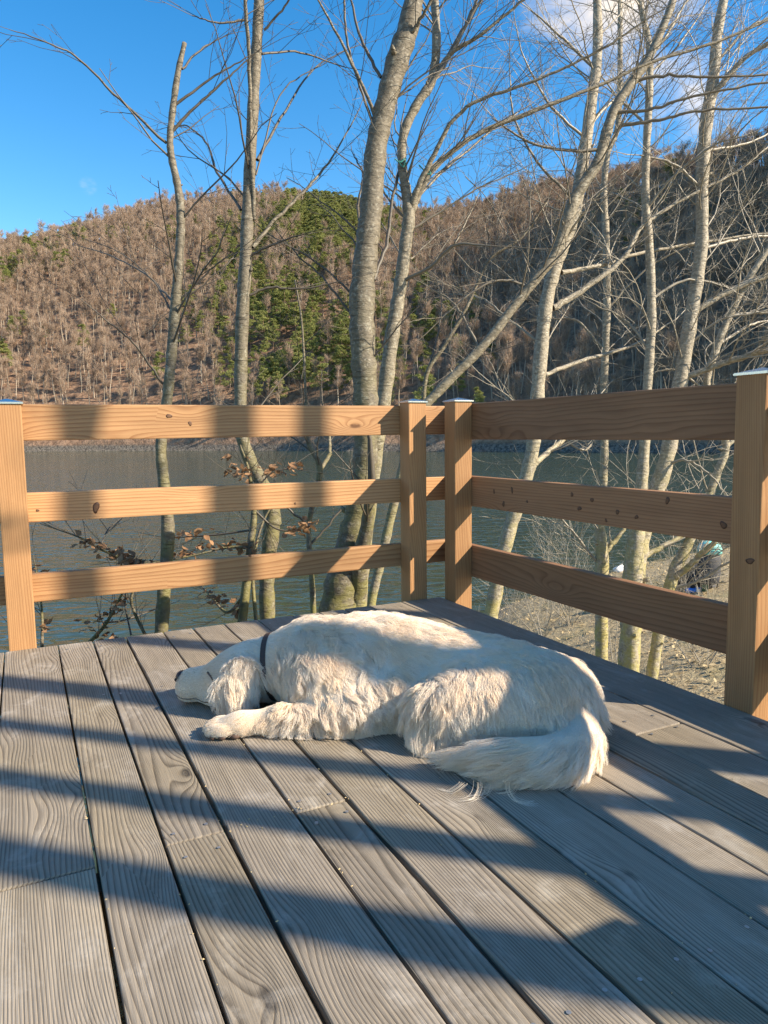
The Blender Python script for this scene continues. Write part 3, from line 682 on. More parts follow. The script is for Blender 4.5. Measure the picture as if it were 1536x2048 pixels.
near_tree('slanting tree leaning right from behind the corner posts', 5.5,
    [(742, 1205, 20), (762, 1120, 20), (785, 1020, 20), (812, 910, 19), (842, 825, 20), (880, 780, 20), (968, 690, 20), (1030, 610, 20), (1075, 555, 20), (1110, 508, 21), (1135, 440, 27), (1152, 392, 26), (1178, 352, 24), (1198, 318, 23), (1226, 225, 22), (1264, 165, 20), (1300, 112, 18), (1340, 18, 16), (1360, -50, 14)],
    [[(1243, 250, 8), (1320, 240, 6), (1400, 222, 5), (1545, 214, 4)], [(1228, 226, 8), (1300, 218, 6), (1400, 190, 5), (1545, 163, 4)], [(1268, 160, 8), (1330, 150, 6), (1420, 155, 5), (1545, 150, 4)],
     [(1208, 300, 8), (1130, 300, 6), (1060, 285, 5), (990, 240, 3)], [(1150, 400, 7), (1080, 330, 5), (1030, 240, 4), (1020, 160, 3)], [(960, 700, 6), (930, 640, 5), (900, 600, 4), (850, 570, 2)],
     [(1060, 575, 6), (1010, 560, 5), (950, 580, 4), (880, 640, 3)]], 'mid', twig=1.3, seed=5)
near_tree('pale tree that bends right at mid height, first right of the corner posts', 6.2,
    [(980, 1240, 31), (995, 1165, 31), (1013, 1080, 31), (1036, 1005, 30), (1056, 940, 30), (1068, 875, 29), (1078, 750, 30), (1092, 610, 29), (1112, 530, 28), (1138, 462, 27), (1153, 405, 27), (1168, 310, 26), (1182, 210, 24), (1195, 100, 21), (1193, -50, 17)],
    [[(1068, 930, 12), (1095, 905, 11), (1135, 872, 9), (1180, 820, 5)], [(1123, 545, 10), (1193, 532, 8), (1268, 510, 7), (1358, 492, 6), (1545, 464, 4)],
     [(1106, 616, 14), (1158, 585, 12), (1243, 520, 10), (1288, 450, 8), (1383, 390, 6), (1478, 340, 5), (1545, 285, 3)], [(1090, 750, 9), (1168, 720, 8), (1268, 690, 6), (1350, 640, 3)],
     [(1178, 250, 7), (1240, 190, 5), (1330, 120, 4), (1400, 30, 3)], [(1175, 280, 6), (1100, 210, 5), (1050, 120, 3), (1030, 40, 2)], [(1190, 140, 6), (1130, 80, 5), (1060, 20, 3)],
     [(1085, 690, 6), (1020, 640, 4), (970, 600, 3), (930, 590, 2)]], True, twig=1.45, seed=6)
near_tree('thin upright pale tree between the bending tree and the twin trunks', 7.0,
    [(1203, 1320, 27), (1203, 1220, 27), (1204, 1120, 28), (1200, 1050, 22), (1206, 960, 18), (1209, 890, 17), (1208, 775, 16), (1214, 600, 16), (1212, 475, 15), (1208, 380, 14), (1216, 305, 13), (1236, 250, 12), (1240, 125, 11), (1240, -40, 9)],
    [[(1208, 1105, 12), (1235, 1075, 10), (1262, 1030, 6), (1280, 960, 4)], [(1198, 1130, 6), (1160, 1080, 5), (1100, 1010, 3)], [(1212, 620, 5), (1290, 540, 4), (1360, 500, 3), (1450, 470, 2)], [(1214, 500, 5), (1160, 440, 4), (1090, 410, 3)],
     [(1210, 700, 5), (1150, 640, 4), (1080, 640, 2)], [(1240, 180, 5), (1290, 110, 4), (1330, 30, 3)], [(1203, 830, 6), (1170, 900, 5), (1110, 860, 4), (1060, 830, 2)]], True, twig=1.45, seed=7)
near_tree('smooth upright pale tree, slimmer of the twin trunks sharing a foot', 6.4,
    [(1262, 1300, 34), (1266, 1150, 40), (1274, 1060, 34), (1284, 960, 25), (1290, 870, 22), (1295, 770, 20), (1303, 640, 19), (1299, 500, 18), (1291, 400, 17), (1293, 300, 16), (1298, 200, 16), (1299, 100, 14), (1285, 30, 12), (1270, -50, 10)],
    [[(1297, 120, 7), (1340, 60, 6), (1380, -10, 4)], [(1300, 600, 6), (1370, 560, 5), (1440, 570, 3), (1500, 600, 2)], [(1292, 420, 6), (1350, 350, 5), (1430, 290, 4), (1500, 270, 2)], [(1296, 250, 5), (1240, 200, 4), (1180, 120, 3)],
     [(1298, 700, 6), (1250, 640, 5), (1190, 610, 3)], [(1290, 860, 5), (1340, 830, 4), (1400, 840, 3)]], True, twig=1.45, seed=8)
near_tree('stout smooth pale tree, thicker of the twin trunks sharing a foot', 6.5,
    [(1256, 1345, 44), (1263, 1240, 45), (1270, 1130, 46), (1284, 1060, 42), (1312, 985, 36), (1336, 905, 32), (1362, 755, 30), (1386, 610, 28), (1403, 490, 26), (1404, 380, 25), (1412, 250, 27), (1427, 155, 24), (1436, 60, 21), (1456, -40, 18)],
    [[(1370, 755, 13), (1440, 728, 12), (1490, 712, 12), (1550, 696, 11)], [(1390, 622, 13), (1463, 580, 12), (1550, 545, 11)], [(1416, 205, 13), (1446, 166, 12), (1488, 118, 10), (1550, 78, 8)],
     [(1400, 500, 7), (1470, 480, 6), (1550, 470, 5)], [(1410, 300, 6), (1480, 290, 5), (1550, 262, 3)], [(1330, 930, 7), (1370, 920, 5), (1420, 950, 4), (1460, 1000, 2)], [(1430, 130, 6), (1490, 60, 5), (1550, 30, 3)],
     [(1405, 380, 6), (1350, 330, 5), (1280, 310, 3)], [(1375, 690, 6), (1440, 640, 4), (1540, 620, 3)], [(1275, 1120, 12), (1340, 1085, 10), (1400, 1050, 8), (1455, 1010, 6)]], True, twig=1.45, seed=9)
near_tree('thin pale tree slanting right beside the front right post', 6.6,
    [(1303, 1355, 25), (1318, 1265, 24), (1335, 1190, 24), (1352, 1135, 26), (1375, 1090, 22), (1405, 1020, 18), (1435, 945, 17), (1452, 890, 16), (1430, 830, 15), (1413, 765, 16), (1430, 705, 16), (1453, 645, 15), (1493, 565, 14), (1545, 485, 12)],
    [[(1345, 1160, 14), (1370, 1140, 12), (1400, 1110, 12), (1450, 1065, 9)], [(1458, 632, 7), (1500, 626, 6), (1550, 624, 5)], [(1440, 900, 9), (1470, 880, 8), (1500, 850, 6)], [(1340, 1180, 8), (1400, 1160, 6), (1455, 1125, 5)],
     [(1436, 690, 6), (1500, 650, 5), (1550, 640, 3)], [(1410, 780, 5), (1350, 740, 4), (1290, 750, 2)]], True, twig=1.45, seed=10)
near_tree('whip-thin dark sapling rising between the thickest and the slanting tree', 5.9,
    [(842, 900, 9), (846, 850, 9), (853, 750, 9), (890, 690, 8), (933, 615, 7), (960, 555, 6), (985, 512, 6), (1043, 475, 5), (1093, 405, 3)], [[(855, 745, 4), (880, 650, 3), (885, 560, 2)], [(850, 800, 5), (920, 730, 4), (1000, 700, 2)]], twig=1.0, seed=11)
near_tree('thin dark sapling left of the thickest trunk', 5.3,
    [(625, 1180, 11), (618, 1050, 10), (640, 940, 12), (615, 880, 10), (612, 800, 6), (604, 650, 4), (590, 560, 3)], [[(640, 940, 9), (660, 900, 8), (648, 830, 4)], [(615, 1050, 5), (560, 1000, 4), (520, 940, 3)], [(620, 1090, 5), (680, 1020, 4), (715, 960, 3)]], twig=1.0, seed=12)

# scraps of turquoise string caught on the forked tree
M['string'] = simple('turquoise_string', (0.03, 0.22, 0.19), .7)
for lab, pl in (('turquoise string scrap tied round the left fork of the forked tree', [(790, 318), (800, 325), (812, 316), (806, 334), (798, 322), (813, 330)]),
                ('turquoise string scrap knotted on the right fork of the forked tree', [(838, 330), (848, 340), (856, 336), (845, 345), (862, 348), (850, 332)])):
    q = np.array([at(x, y, 5.02+.01*i) for i, (x, y) in enumerate(pl)]); o_ = q[0].copy(); m_ = MB(); m_.tube(spline(q, 18)-o_, .0045, 5)
    s_ = m_.build('string_scrap', M['string']); s_.location = o_; tag(s_, lab, 'string', 'string scraps in the tree')

# ------------------------------------------------------------------ saplings that kept their dead leaves
M['dead_leaf'] = leafmat('dead_beech_leaf', (0.16, 0.08, 0.045), (0.40, 0.235, 0.13), 6, .25, .6)
def leaf_mesh(seed):
    r = np.random.default_rng(seed); L, W = .050, .0155; V = []; F = []
    prof = [(0, .12), (.2, .7), (.45, 1), (.7, .75), (.9, .3), (1, .03)]
    for (t, w_) in prof:
        cz = r.uniform(-.004, .004)+.018*(t-.3)**2*r.uniform(-1, 2); roll = r.uniform(.15, .6)
        V += [(t*L, -w_*W, cz+roll*w_*.012), (t*L, 0, cz), (t*L, w_*W, cz+roll*w_*.012)]
    for i in range(len(prof)-1):
        for j in range(2): a = i*3+j; F.append((a, a+1, a+4, a+3))
    m_ = MB(); m_.add(V, F); return m_.mesh('leaf', M['dead_leaf'], True)
LEAVES = [leaf_mesh(i) for i in range(4)]
def leaf_shrub(label, depth, stems, clusters, seed):
    r = np.random.default_rng(seed)
    first = at(*stems[0][0][:2], depth); o = empty('dead_leaf_sapling', tuple(first)); tag(o, label, 'sapling', 'saplings with dead leaves')
    tw = MB()
    for k, S in enumerate(stems):
        P, R_ = curve3(S, depth, r.uniform(-.2, .3) if k else 0); b = MB()
        if k == 0:
            g = P[0].copy(); g[2] = min(g[2]-.5, float(bank_z(g[0], g[1]))-.05); P = np.vstack([g, P]); R_ = np.r_[R_[0]*1.2, R_]
        b.tube(P-first, np.maximum(R_, .0018), 6, cap=False); b.build('stem', M['bark'] if R_[0] > .008 else M['twig'], o, True)
        for j in range(int(len(P)*.35)):
            i = r.integers(1, len(P)-1); grow(tw, P[i]-first, unit(P[i]-P[i-1])+r.normal(0, .6, 3), r.uniform(.15, .4), .0022, 1, r)
    tag(tw.build('twigs', M['twig'], o, True), None, None, None, 'stuff')
    for (x0, y0, x1, y1, n, sp) in clusters:
        for i in range(n):
            f = r.uniform(); p = at(x0+(x1-x0)*f+r.normal(0, sp), y0+(y1-y0)*f+r.normal(0, sp*.7), depth+r.normal(0, .06))
            lf = link('leaf', LEAVES[r.integers(4)], o, tuple(p-first), (r.uniform(-1.2, 1.2), r.uniform(-.5, .9), r.uniform(0, 6.28)))
            lf.scale = (r.uniform(.75, 1.25),)*3
leaf_shrub('brown-leaved beech sapling in front of the bent slim tree', 4.2,
    [[(484, 1245, 19), (492, 1175, 18), (502, 1085, 15), (508, 1020, 12), (497, 940, 6), (480, 890, 4)], [(500, 1095, 8), (450, 1095, 6), (400, 1108, 4), (340, 1120, 3), (290, 1128, 2)], [(490, 1190, 9), (455, 1225, 6), (420, 1190, 4), (400, 1170, 2)],
     [(508, 1020, 5), (560, 1060, 4), (630, 1050, 2)], [(503, 1060, 5), (430, 1070, 4), (350, 1075, 2)], [(505, 990, 4), (545, 945, 3), (605, 935, 2)], [(512, 1240, 8), (506, 1150, 7), (520, 1060, 5), (560, 980, 3)]],
    [(400, 1090, 500, 1095, 37, 9), (350, 1068, 410, 1062, 15, 6), (445, 915, 500, 960, 27, 9), (530, 945, 605, 930, 27, 8), (555, 1065, 635, 1045, 25, 7), (405, 1180, 480, 1225, 30, 9), (385, 1105, 330, 1118, 17, 6)], 31)
leaf_shrub('low brown-leaved sapling drooping over the water right of the left post', 3.9,
    [[(300, 1290, 7), (262, 1200, 6), (290, 1140, 5), (250, 1120, 5), (200, 1098, 5), (160, 1075, 4), (80, 1047, 2)], [(200, 1098, 3), (215, 1060, 2), (250, 1030, 1.5)]],
    [(160, 1078, 280, 1128, 78, 9), (250, 1122, 300, 1128, 13, 5)], 32)
leaf_shrub('small brown-leaved twig bush rising behind the back deck edge on the left', 3.85,
    [[(172, 1292, 8), (210, 1250, 7), (235, 1205, 5), (258, 1160, 3)], [(215, 1245, 4), (250, 1240, 3), (320, 1215, 2)], [(84, 1300, 7), (84, 1230, 5), (78, 1170, 3), (66, 1110, 2)], [(262, 1270, 4), (250, 1200, 3), (262, 1120, 2)]],
    [(170, 1240, 230, 1285, 25, 9), (205, 1235, 250, 1200, 17, 8), (68, 1130, 80, 1160, 10, 5), (76, 1240, 86, 1265, 6, 4)], 33)

# ------------------------------------------------------------------ brush on the bank at the right
def brush(label, px, py, h, n, seed, spread=.55, depth=None):
    r = np.random.default_rng(seed); b = bank_hit(px, py) if depth is None else at(px, py, depth)
    b = b.copy(); b[2] = float(bank_z(b[0], b[1]))-.03
    o = empty('bare_shrub', tuple(b)); tag(o, label, 'shrub', 'bare shrubs on the bank'); m_ = MB()
    for k in range(n):
        d = np.array([r.normal(0, spread), r.normal(0, spread), 1.0])
        grow(m_, np.array([r.normal(0, .06), r.normal(0, .06), 0]), d, h*r.uniform(.6, 1.1), r.uniform(.004, .009), 2, r, up=.25, spread=.7)
    m_.build('stems', M['twig_pale'], o, True)
for i, (lab, px, py, h, n, dep) in enumerate([
    ('bare shrub at the foot of the first pale tree', 1085, 1290, 1.7, 7, None), ('wide bare shrub between the first pale tree and the thin upright one', 1140, 1250, 2.0, 9, None),
    ('bare shrub in front of the twin trunks', 1230, 1380, 1.6, 7, None), ('bare arching shrub beside the front right post', 1400, 1330, 1.7, 8, None), ('thin bare shrub by the thermos at the shore', 1350, 1210, 1.5, 7, None),
    ('low bare shrub right of the thin slanting tree', 1420, 1250, 1.3, 7, None), ('bare shrub behind the right corner post at the waterline', 1010, 1260, 1.6, 6, None), ('tall bare shrub just below the lake shore bend', 1180, 1200, 2.2, 8, None),
    ('bare shrub below the corner posts over the water', 860, 1230, 1.9, 5, 7.5), ('bare shrub under the thickest trunk', 640, 1260, 1.6, 6, 5.6), ('bare shrub right of the thickest trunk', 760, 1250, 1.9, 6, 6.2)]):
    brush(lab, px, py, h, n, 500+i, .5, dep)

# dead leaves and straw lying on the bank
M['litter'] = leafmat('dry_litter', (0.20, 0.135, 0.075), (0.66, 0.54, 0.33), 9, .2, .7)
lr = np.random.default_rng(9); m_ = MB()
N = 48000; x = lr.uniform(2.4, 21, N); y = lr.uniform(.5, 16.5, N); s = shore_dist(x, y); ok = (s > .15)
dist = np.hypot(x, y); ok &= lr.uniform(size=N) < np.clip(9/dist, .15, 1); x, y = x[ok], y[ok]; z = bank_z(x, y)+lr.uniform(.0, .06, len(x)); n = len(x)
c = np.c_[x, y, z]; a = rand_dirs(n, lr)*np.array([1, 1, .35]); a /= np.linalg.norm(a, axis=1)[:, None]; b = np.cross(a, rand_dirs(n, lr)*np.array([.35, .35, 1])); b /= np.linalg.norm(b, axis=1)[:, None]
straw = lr.uniform(size=n) < .65
L = np.where(straw, lr.uniform(.08, .25, n), lr.uniform(.03, .06, n))[:, None]; W = np.where(straw, .0025, lr.uniform(.012, .025, n))[:, None]
m_.addquads(np.stack([c-a*L, c+b*W, c+a*L, c-b*W], 1).reshape(-1, 3), 4)
tag(m_.build('leaf_litter', M['litter']), 'dry leaves and straw strewn over the bank', None, None, 'stuff')

# ------------------------------------------------------------------ an angler's things at the water's edge
def lathe(mb, prof, n=16, mi=0, c=(0, 0, 0), sx=1, sy=1):
    th = np.arange(n)*2*math.pi/n; k = len(prof); V = []
    for (r_, z_) in prof: V += [(c[0]+r_*math.cos(t)*sx, c[1]+r_*math.sin(t)*sy, c[2]+z_) for t in th]
    F = [(i*n+j, i*n+(j+1) % n, (i+1)*n+(j+1) % n, (i+1)*n+j) for i in range(k-1) for j in range(n)]
    F += [tuple(range(n))[::-1], tuple((k-1)*n+j for j in range(n))]
    mb.add(V, F, mi)
M['teal'] = simple('teal_cloth', (0.16, 0.50, 0.47), .7); M['darkcloth'] = simple('dark_grey_cloth', (0.055, 0.055, 0.06), .8); M['black'] = simple('black_cloth', (0.02, 0.022, 0.026), .8)
M['brown'] = simple('brown_canvas', (0.13, 0.065, 0.03), .8); M['green'] = simple('green_enamel', (0.02, 0.10, 0.05), .35); M['blue'] = simple('blue_plastic', (0.03, 0.20, 0.62), .3); M['white'] = simple('white_plastic', (0.75, 0.75, 0.73), .4)
def gear(px, py): p = bank_hit(px, py); return np.array([p[0], p[1], float(bank_z(p[0], p[1]))])
g = gear(1416, 1183); o = empty('rucksack', tuple(g)); o.rotation_euler = (0, 0, -YAW)
tag(o, 'plump dark grey bag with a rounded teal top standing by the water', 'bag')
q = MB(); lathe(q, [(.10, .12), (.17, .14), (.19, .3), (.19, .5), (.17, .62), (.14, .68)], 18, sx=1, sy=.8); q.build('bag_body', M['darkcloth'], o, True)
q = MB(); lathe(q, [(.20, .64), (.20, .70), (.17, .79), (.10, .84), (.02, .855)], 18, sx=1, sy=.85); t_ = q.build('top_flap', M['teal'], o, True)
q = MB(); q.tube([(-.14, -.17, .66), (-.05, -.19, .74), (.06, -.19, .74), (.14, -.16, .70)], .012, 6); q.build('trim', M['black'], o, True)
for sx in (-1, 1):
    q = MB(); q.tube([(sx*.19, .1, .02), (sx*.20, .02, .30), (sx*.17, -.06, .55)], .012, 6); q.build('leg', M['black'], o, True)
g = gear(1388, 1178); o = empty('folded_jacket', tuple(g)); tag(o, 'dark bundled jacket lying left of the teal-topped bag', 'jacket')
q = MB(); rr_ = np.random.default_rng(4)
lathe(q, [(.25, 0), (.32, .10), (.30, .25), (.22, .36), (.10, .42)], 20, sx=1.2, sy=.8)
q.v = [v*(1+.10*np.sin(v[:, :1]*17+v[:, 1:2]*13)+.06*np.sin(v[:, 2:3]*31)) for v in q.v]; q.build('bundle', M['black'], o, True)
q = MB(); q.tube([(-.25, -.2, .28), (-.1, -.27, .2), (.05, -.25, .1), (.2, -.25, .05)], [.07, .065, .06, .05], 8); q.build('sleeve', M['darkcloth'], o, True)
g = gear(1355, 1178); o = empty('canvas_bag', tuple(g)); tag(o, 'slumped brown canvas bag behind the yellow-mossed tree fork', 'bag')
q = MB(); lathe(q, [(.16, 0), (.21, .06), (.22, .2), (.19, .3), (.12, .36)], 16, sx=1.0, sy=.7); q.build('bag_body', M['brown'], o, True)
q = MB(); q.tube([(-.12, 0, .33), (-.07, 0, .45), (.07, 0, .45), (.12, 0, .33)], .014, 6); q.build('handle', M['brown'], o, True)
g = gear(1409, 1183); o = empty('thermos_flask', tuple(g)); tag(o, 'upright green thermos flask in front of the teal-topped bag', 'flask')
q = MB(); lathe(q, [(.05, 0), (.052, .02), (.052, .26), (.045, .29)], 14); q.build('flask_body', M['green'], o, True)
q = MB(); lathe(q, [(.043, .29), (.043, .36), (.036, .375)], 14); q.build('cup_lid', M['darkcloth'], o, True)
g = gear(1386, 1186); o = empty('water_bottle', tuple(g+np.array([0, 0, .045]))); tag(o, 'blue bottle lying on its side by the thermos', 'bottle'); o.rotation_euler = (0, math.pi/2, -YAW)
q = MB(); lathe(q, [(.03, -.12), (.043, -.11), (.043, .06), (.018, .10), (.018, .12)], 14); q.build('bottle_body', M['blue'], o, True)
q = MB(); lathe(q, [(.021, .118), (.021, .145)], 12); q.build('bottle_cap', M['white'], o, True)
g = gear(1396, 1184); o = empty('food_box', tuple(g)); tag(o, 'small white box beside the blue bottle', 'box')
link('box_base', plank_mesh('box_base', .13, .10, .06, M['white'], .01), o, (0, 0, .03)); link('box_lid', plank_mesh('box_lid', .138, .108, .018, M['blue'], .006), o, (0, 0, .0695))
g = gear(1243, 1146); o = empty('carrier_bag', tuple(g)); tag(o, 'crumpled white carrier bag at the waterline beside the twin trunks', 'bag')
q = MB(); lathe(q, [(.10, 0), (.16, .04), (.15, .12), (.06, .17)], 14, sx=1.5, sy=.8); q.v = [v*(1+.15*np.sin(v[:, :1]*41+v[:, 2:3]*37)) for v in q.v]; q.build('bag_body', M['white'], o, True)
q = MB(); q.tube([(-.05, 0, .14), (-.03, .02, .22), (.03, .02, .21), (.05, 0, .14)], .008, 5); q.build('handle', M['white'], o, True)

# ------------------------------------------------------------------ trees on the bank to the right and behind, whose shadows cross the deck
PERP = np.array([.676, .737])
def shade_tree(label, c, s, rad, H, seed, lean=0.0):
    r = np.random.default_rng(seed); xy = PERP*c+SUN_H*s; g = float(bank_z(xy[0], xy[1]))-.1
    o = empty('bare_tree', (xy[0], xy[1], g)); tag(o, label, 'tree', 'bare trees behind the camera')
    n = 16; zs = np.linspace(0, H, n); wob = np.cumsum(r.normal(0, .004, n)); per = PERP
    P = np.c_[(wob+lean*(zs-2))*per[0], (wob+lean*(zs-2))*per[1], zs]; P[:, 0] += .02*zs
    t_ = MB(); t_.tube(P, np.linspace(rad*1.1, rad*.55, n), 10); t_.build('trunk', M['bark_pale'], o, True)
    tw = MB()
    for k in range(5):
        i = r.integers(11, n-1); az = r.uniform(0, 6.28); grow(tw, P[i], np.array([math.cos(az), math.sin(az), r.uniform(.5, 1.2)]), r.uniform(.9, 1.8), rad*.22, 2, r, spread=.7)
    tag(tw.build('twigs', M['twig_pale'], o, True), None, None, None, 'stuff')
for i, (c, s, rad, H, ln) in enumerate([(1.895, 3.4, .088, 7.5, 0), (1.59, 3.8, .055, 7.5, 0), (1.34, 3.2, .062, 7, 0), (1.05, 3.6, .082, 7.5, 0), (2.46, 4.0, .085, 8, 0), (2.86, 4.2, .110, 8, .008), (3.155, 4.6, .080, 8.5, 0), (0.62, 2.6, .07, 6, .006)]):
    shade_tree(('tall bare tree outside the picture to the right, casting shade over the dog', 'bare tree outside the picture casting the second deck shadow', 'bare tree outside the picture casting the third deck shadow', 'bare tree outside the picture casting the broad near shadow',
                'bare tree outside the picture shading the rails by the left post', 'bare tree outside the picture shading the middle of the back rails', 'bare tree outside the picture shading the back rails before the thick tree', 'bare tree outside the picture shading the nearest boards')[i], c, s, rad, H, 900+i, ln)
# ------------------------------------------------------------------ the dog
# local frame: a = to the right in view, d = away from the camera position, z = up; metres
def L2W(p):
    p = np.asarray(p, float); return np.concatenate([p[..., :1]*RH+p[..., 1:2]*FH, p[..., 2:3]], -1)
DOG_O = np.array([0.05, 2.05, 0.0])
# kind, geometry..., then fur: flow (a,d,z), length, curl
PR = []
def ell(c, r, flow, ln, curl, rot=0.0, tag_='', k=.04): PR.append(dict(t='e', c=np.array(c, float), r=np.array(r, float), rot=rot, flow=np.array(flow, float), ln=ln, curl=curl, tag=tag_, k=k))
def cap(a, b, ra, rb, flow, ln, curl, tag_='', k=.04): PR.append(dict(t='c', a=np.array(a, float), b=np.array(b, float), ra=ra, rb=rb, flow=np.array(flow, float), ln=ln, curl=curl, tag=tag_, k=k))
# trunk of the body
ell((-.16, 2.19, .125), (.205, .175, .135), (.50, -.1, -.80), .075, 1.0, 0, 'chest')
ell((-.02, 2.20, .135), (.24, .165, .135), (.75, -.1, -.55), .066, .75, 0, 'back')
ell((.14, 2.15, .120), (.24, .165, .122), (.85, -.1, -.4), .064, .65, -.1, 'loin')
ell((.31, 2.06, .108), (.20, .185, .118), (.9, -.3, -.35), .060, .5, -.3, 'croup')
ell((.447, 1.97, .100), (.133, .165, .108), (.35, -.75, -.55), .062, .45, -.3, 'rump')
ell((.04, 2.035, .082), (.17, .100, .082), (.45, -.25, -.85), .066, 1.1, 0, 'belly')
# near thigh, knee and tucked hock
ell((.295, 1.885, .088), (.175, .110, .098), (.40, -.35, -.6), .048, .45, -.12, 'thigh', .10)
ell((.155, 1.895, .078), (.085, .07, .076), (-.25, -.30, -.9), .080, 1.0, 0, 'knee', .07)
cap((.17, 1.86, .045), (.36, 1.80, .035), .042, .035, (-.1, -.3, -.9), .050, .6, 'hock')
# neck, skull, muzzle
cap((-.24, 2.21, .135), (-.38, 2.215, .105), .118, .092, (.75, -.05, -.45), .050, .6, 'neck')
ell((-.435, 2.20, .098), (.098, .090, .086), (.95, 0, .1), .032, .25, 0, 'skull')
ell((-.490, 2.205, .082), (.075, .068, .064), (.9, 0, .15), .014, .05, 0, 'face', .03)
cap((-.530, 2.215, .062), (-.612, 2.228, .056), .056, .045, (1, 0, .1), .007, .0, 'muzzle', .025)
ell((-.610, 2.215, .038), (.045, .040, .034), (1, 0, -.1), .007, .0, 0, 'lip', .02)
ell((-.49, 2.19, .030), (.085, .060, .030), (.9, 0, -.3), .016, .1, 0, 'jaw', .03)
# ear that hangs down the near cheek
ell((-.432, 2.115, .125), (.050, .022, .046), (-.15, -.25, -.95), .050, .5, 0, 'ear', .02)
ell((-.452, 2.095, .080), (.060, .017, .055), (-.22, -.2, -.9), .060, .7, 0, 'ear', .015)
# near shoulder, foreleg, paw
ell((-.15, 2.045, .105), (.125, .075, .095), (.35, -.2, -.85), .066, 1.1, 0, 'shoulder')
ell((-.095, 1.985, .065), (.075, .05, .06), (.35, -.35, -.7), .070, 1.1, 0, 'elbow')
cap((-.10, 1.975, .053), (-.31, 1.970, .040), .046, .030, (.10, -.45, -.6), .056, 1.0, 'foreleg')
cap((-.29, 1.972, .042), (-.40, 1.960, .032), .030, .027, (-.6, -.4, -.5), .032, .6, 'pastern', .02)
ell((-.425, 1.957, .030), (.044, .034, .023), (-.9, -.1, -.25), .016, .3, 0, 'paw', .035)
for q_ in range(4): ell((-.462-.009*(q_ in (1, 2)), 1.925+.0205*q_, .022), (.036, .0125, .0190), (-1, 0, -.25), .014, .2, 0, 'toe', .010)
cap((-.20, 2.36, .05), (-.42, 2.40, .035), .05, .035, (-.8, 0, -.2), .02, .2, 'far_foreleg')
# tail sweeping round the front of the thigh
tail = spline([(.495, 1.88, .072), (.490, 1.79, .056), (.450, 1.715, .046), (.38, 1.685, .043), (.325, 1.685, .042), (.285, 1.695, .040)], 9)
for i in range(8):
    fl = unit(tail[i+1]-tail[i])+np.array([-.12*(i > 3), -.07*(i > 2), -.02]); cap(tail[i], tail[i+1], .050-.0015*i, .0485-.0015*i, fl, .080+.008*i, .25, 'tail', .03)

def prim_d(p, q):
    if q['t'] == 'e':
        x = p-q['c']; cr, sr = math.cos(q['rot']), math.sin(q['rot'])
        x = np.stack([x[..., 0]*cr-x[..., 1]*sr*-1, -x[..., 0]*sr+x[..., 1]*cr, x[..., 2]], -1) if q['rot'] else x
        k0 = np.linalg.norm(x/q['r'], axis=-1); k1 = np.linalg.norm(x/q['r']**2, axis=-1)+1e-9
        return k0*(k0-1)/k1
    ab = q['b']-q['a']; t = np.clip(((p-q['a'])@ab)/(ab@ab), 0, 1)
    return np.linalg.norm(p-(q['a']+t[..., None]*ab), axis=-1)-(q['ra']+(q['rb']-q['ra'])*t)
def sdf(p):
    D = None
    for q in PR:
        d = prim_d(p, q)
        if D is None: D = d; continue
        k = q['k']; hh = np.maximum(k-np.abs(D-d), 0)/k; D = np.minimum(D, d)-hh*hh*k*.25
    return np.maximum(D, .004-p[..., 2])                        # the deck flattens the underside
def surface_nets(lo, hi, h):
    n = np.ceil((hi-lo)/h).astype(int)+1
    ax = [lo[i]+h*np.arange(n[i]) for i in range(3)]
    G = np.stack(np.meshgrid(*ax, indexing='ij'), -1); v = sdf(G); s = v < 0
    cs = [(i, j, k) for i in (0, 1) for j in (0, 1) for k in (0, 1)]
    def corner(A, c): return A[c[0]:A.shape[0]-1+c[0], c[1]:A.shape[1]-1+c[1], c[2]:A.shape[2]-1+c[2]]
    acc = np.zeros(tuple(n-1)+(3,)); cnt = np.zeros(tuple(n-1))
    for a in cs:
        for ax_ in range(3):
            if a[ax_] == 1: continue
            b = list(a); b[ax_] = 1; b = tuple(b)
            va, vb = corner(v, a), corner(v, b); cross = (va < 0) != (vb < 0)
            t = np.where(cross, va/(va-vb+1e-12), 0)
            pos = np.zeros(va.shape+(3,)); pos[:] = np.array(a, float); pos[..., ax_] += t
            acc += pos*cross[..., None]; cnt += cross
    act = cnt > 0; idx = -np.ones(act.shape, int); idx[act] = np.arange(act.sum())
    I = np.argwhere(act); V = lo+h*(I+acc[act]/cnt[act][:, None])
    F = []
    for ax_ in range(3):
        u, w_ = [(1, 2), (2, 0), (0, 1)][ax_]
        sl0 = [slice(1, -1)]*3; sl0[ax_] = slice(0, -1); sl1 = [slice(1, -1)]*3; sl1[ax_] = slice(1, None)
        A = s[tuple(sl0)]; B = s[tuple(sl1)]
        for flip in (False, True):
            E = np.argwhere((A & ~B) if not flip else (~A & B))
            if not len(E): continue
            base = E.copy(); base[:, u] += 1; base[:, w_] += 1
            du = np.zeros(3, int); du[u] = 1; dw = np.zeros(3, int); dw[w_] = 1
            q = [base-du-dw, base-dw, base, base-du]
            ids = np.stack([idx[tuple(x.T)] for x in q], 1)
            F.append(ids if not flip else ids[:, ::-1])
    return V, np.concatenate(F)
DV, DF = surface_nets(np.array([-.74, 1.58, -.02]), np.array([.64, 2.50, .34]), .0085)
def grad(p, e=.004):
    g = np.stack([sdf(p+np.eye(3)[i]*e)-sdf(p-np.eye(3)[i]*e) for i in range(3)], -1); return g/(np.linalg.norm(g, axis=-1, keepdims=True)+1e-9)

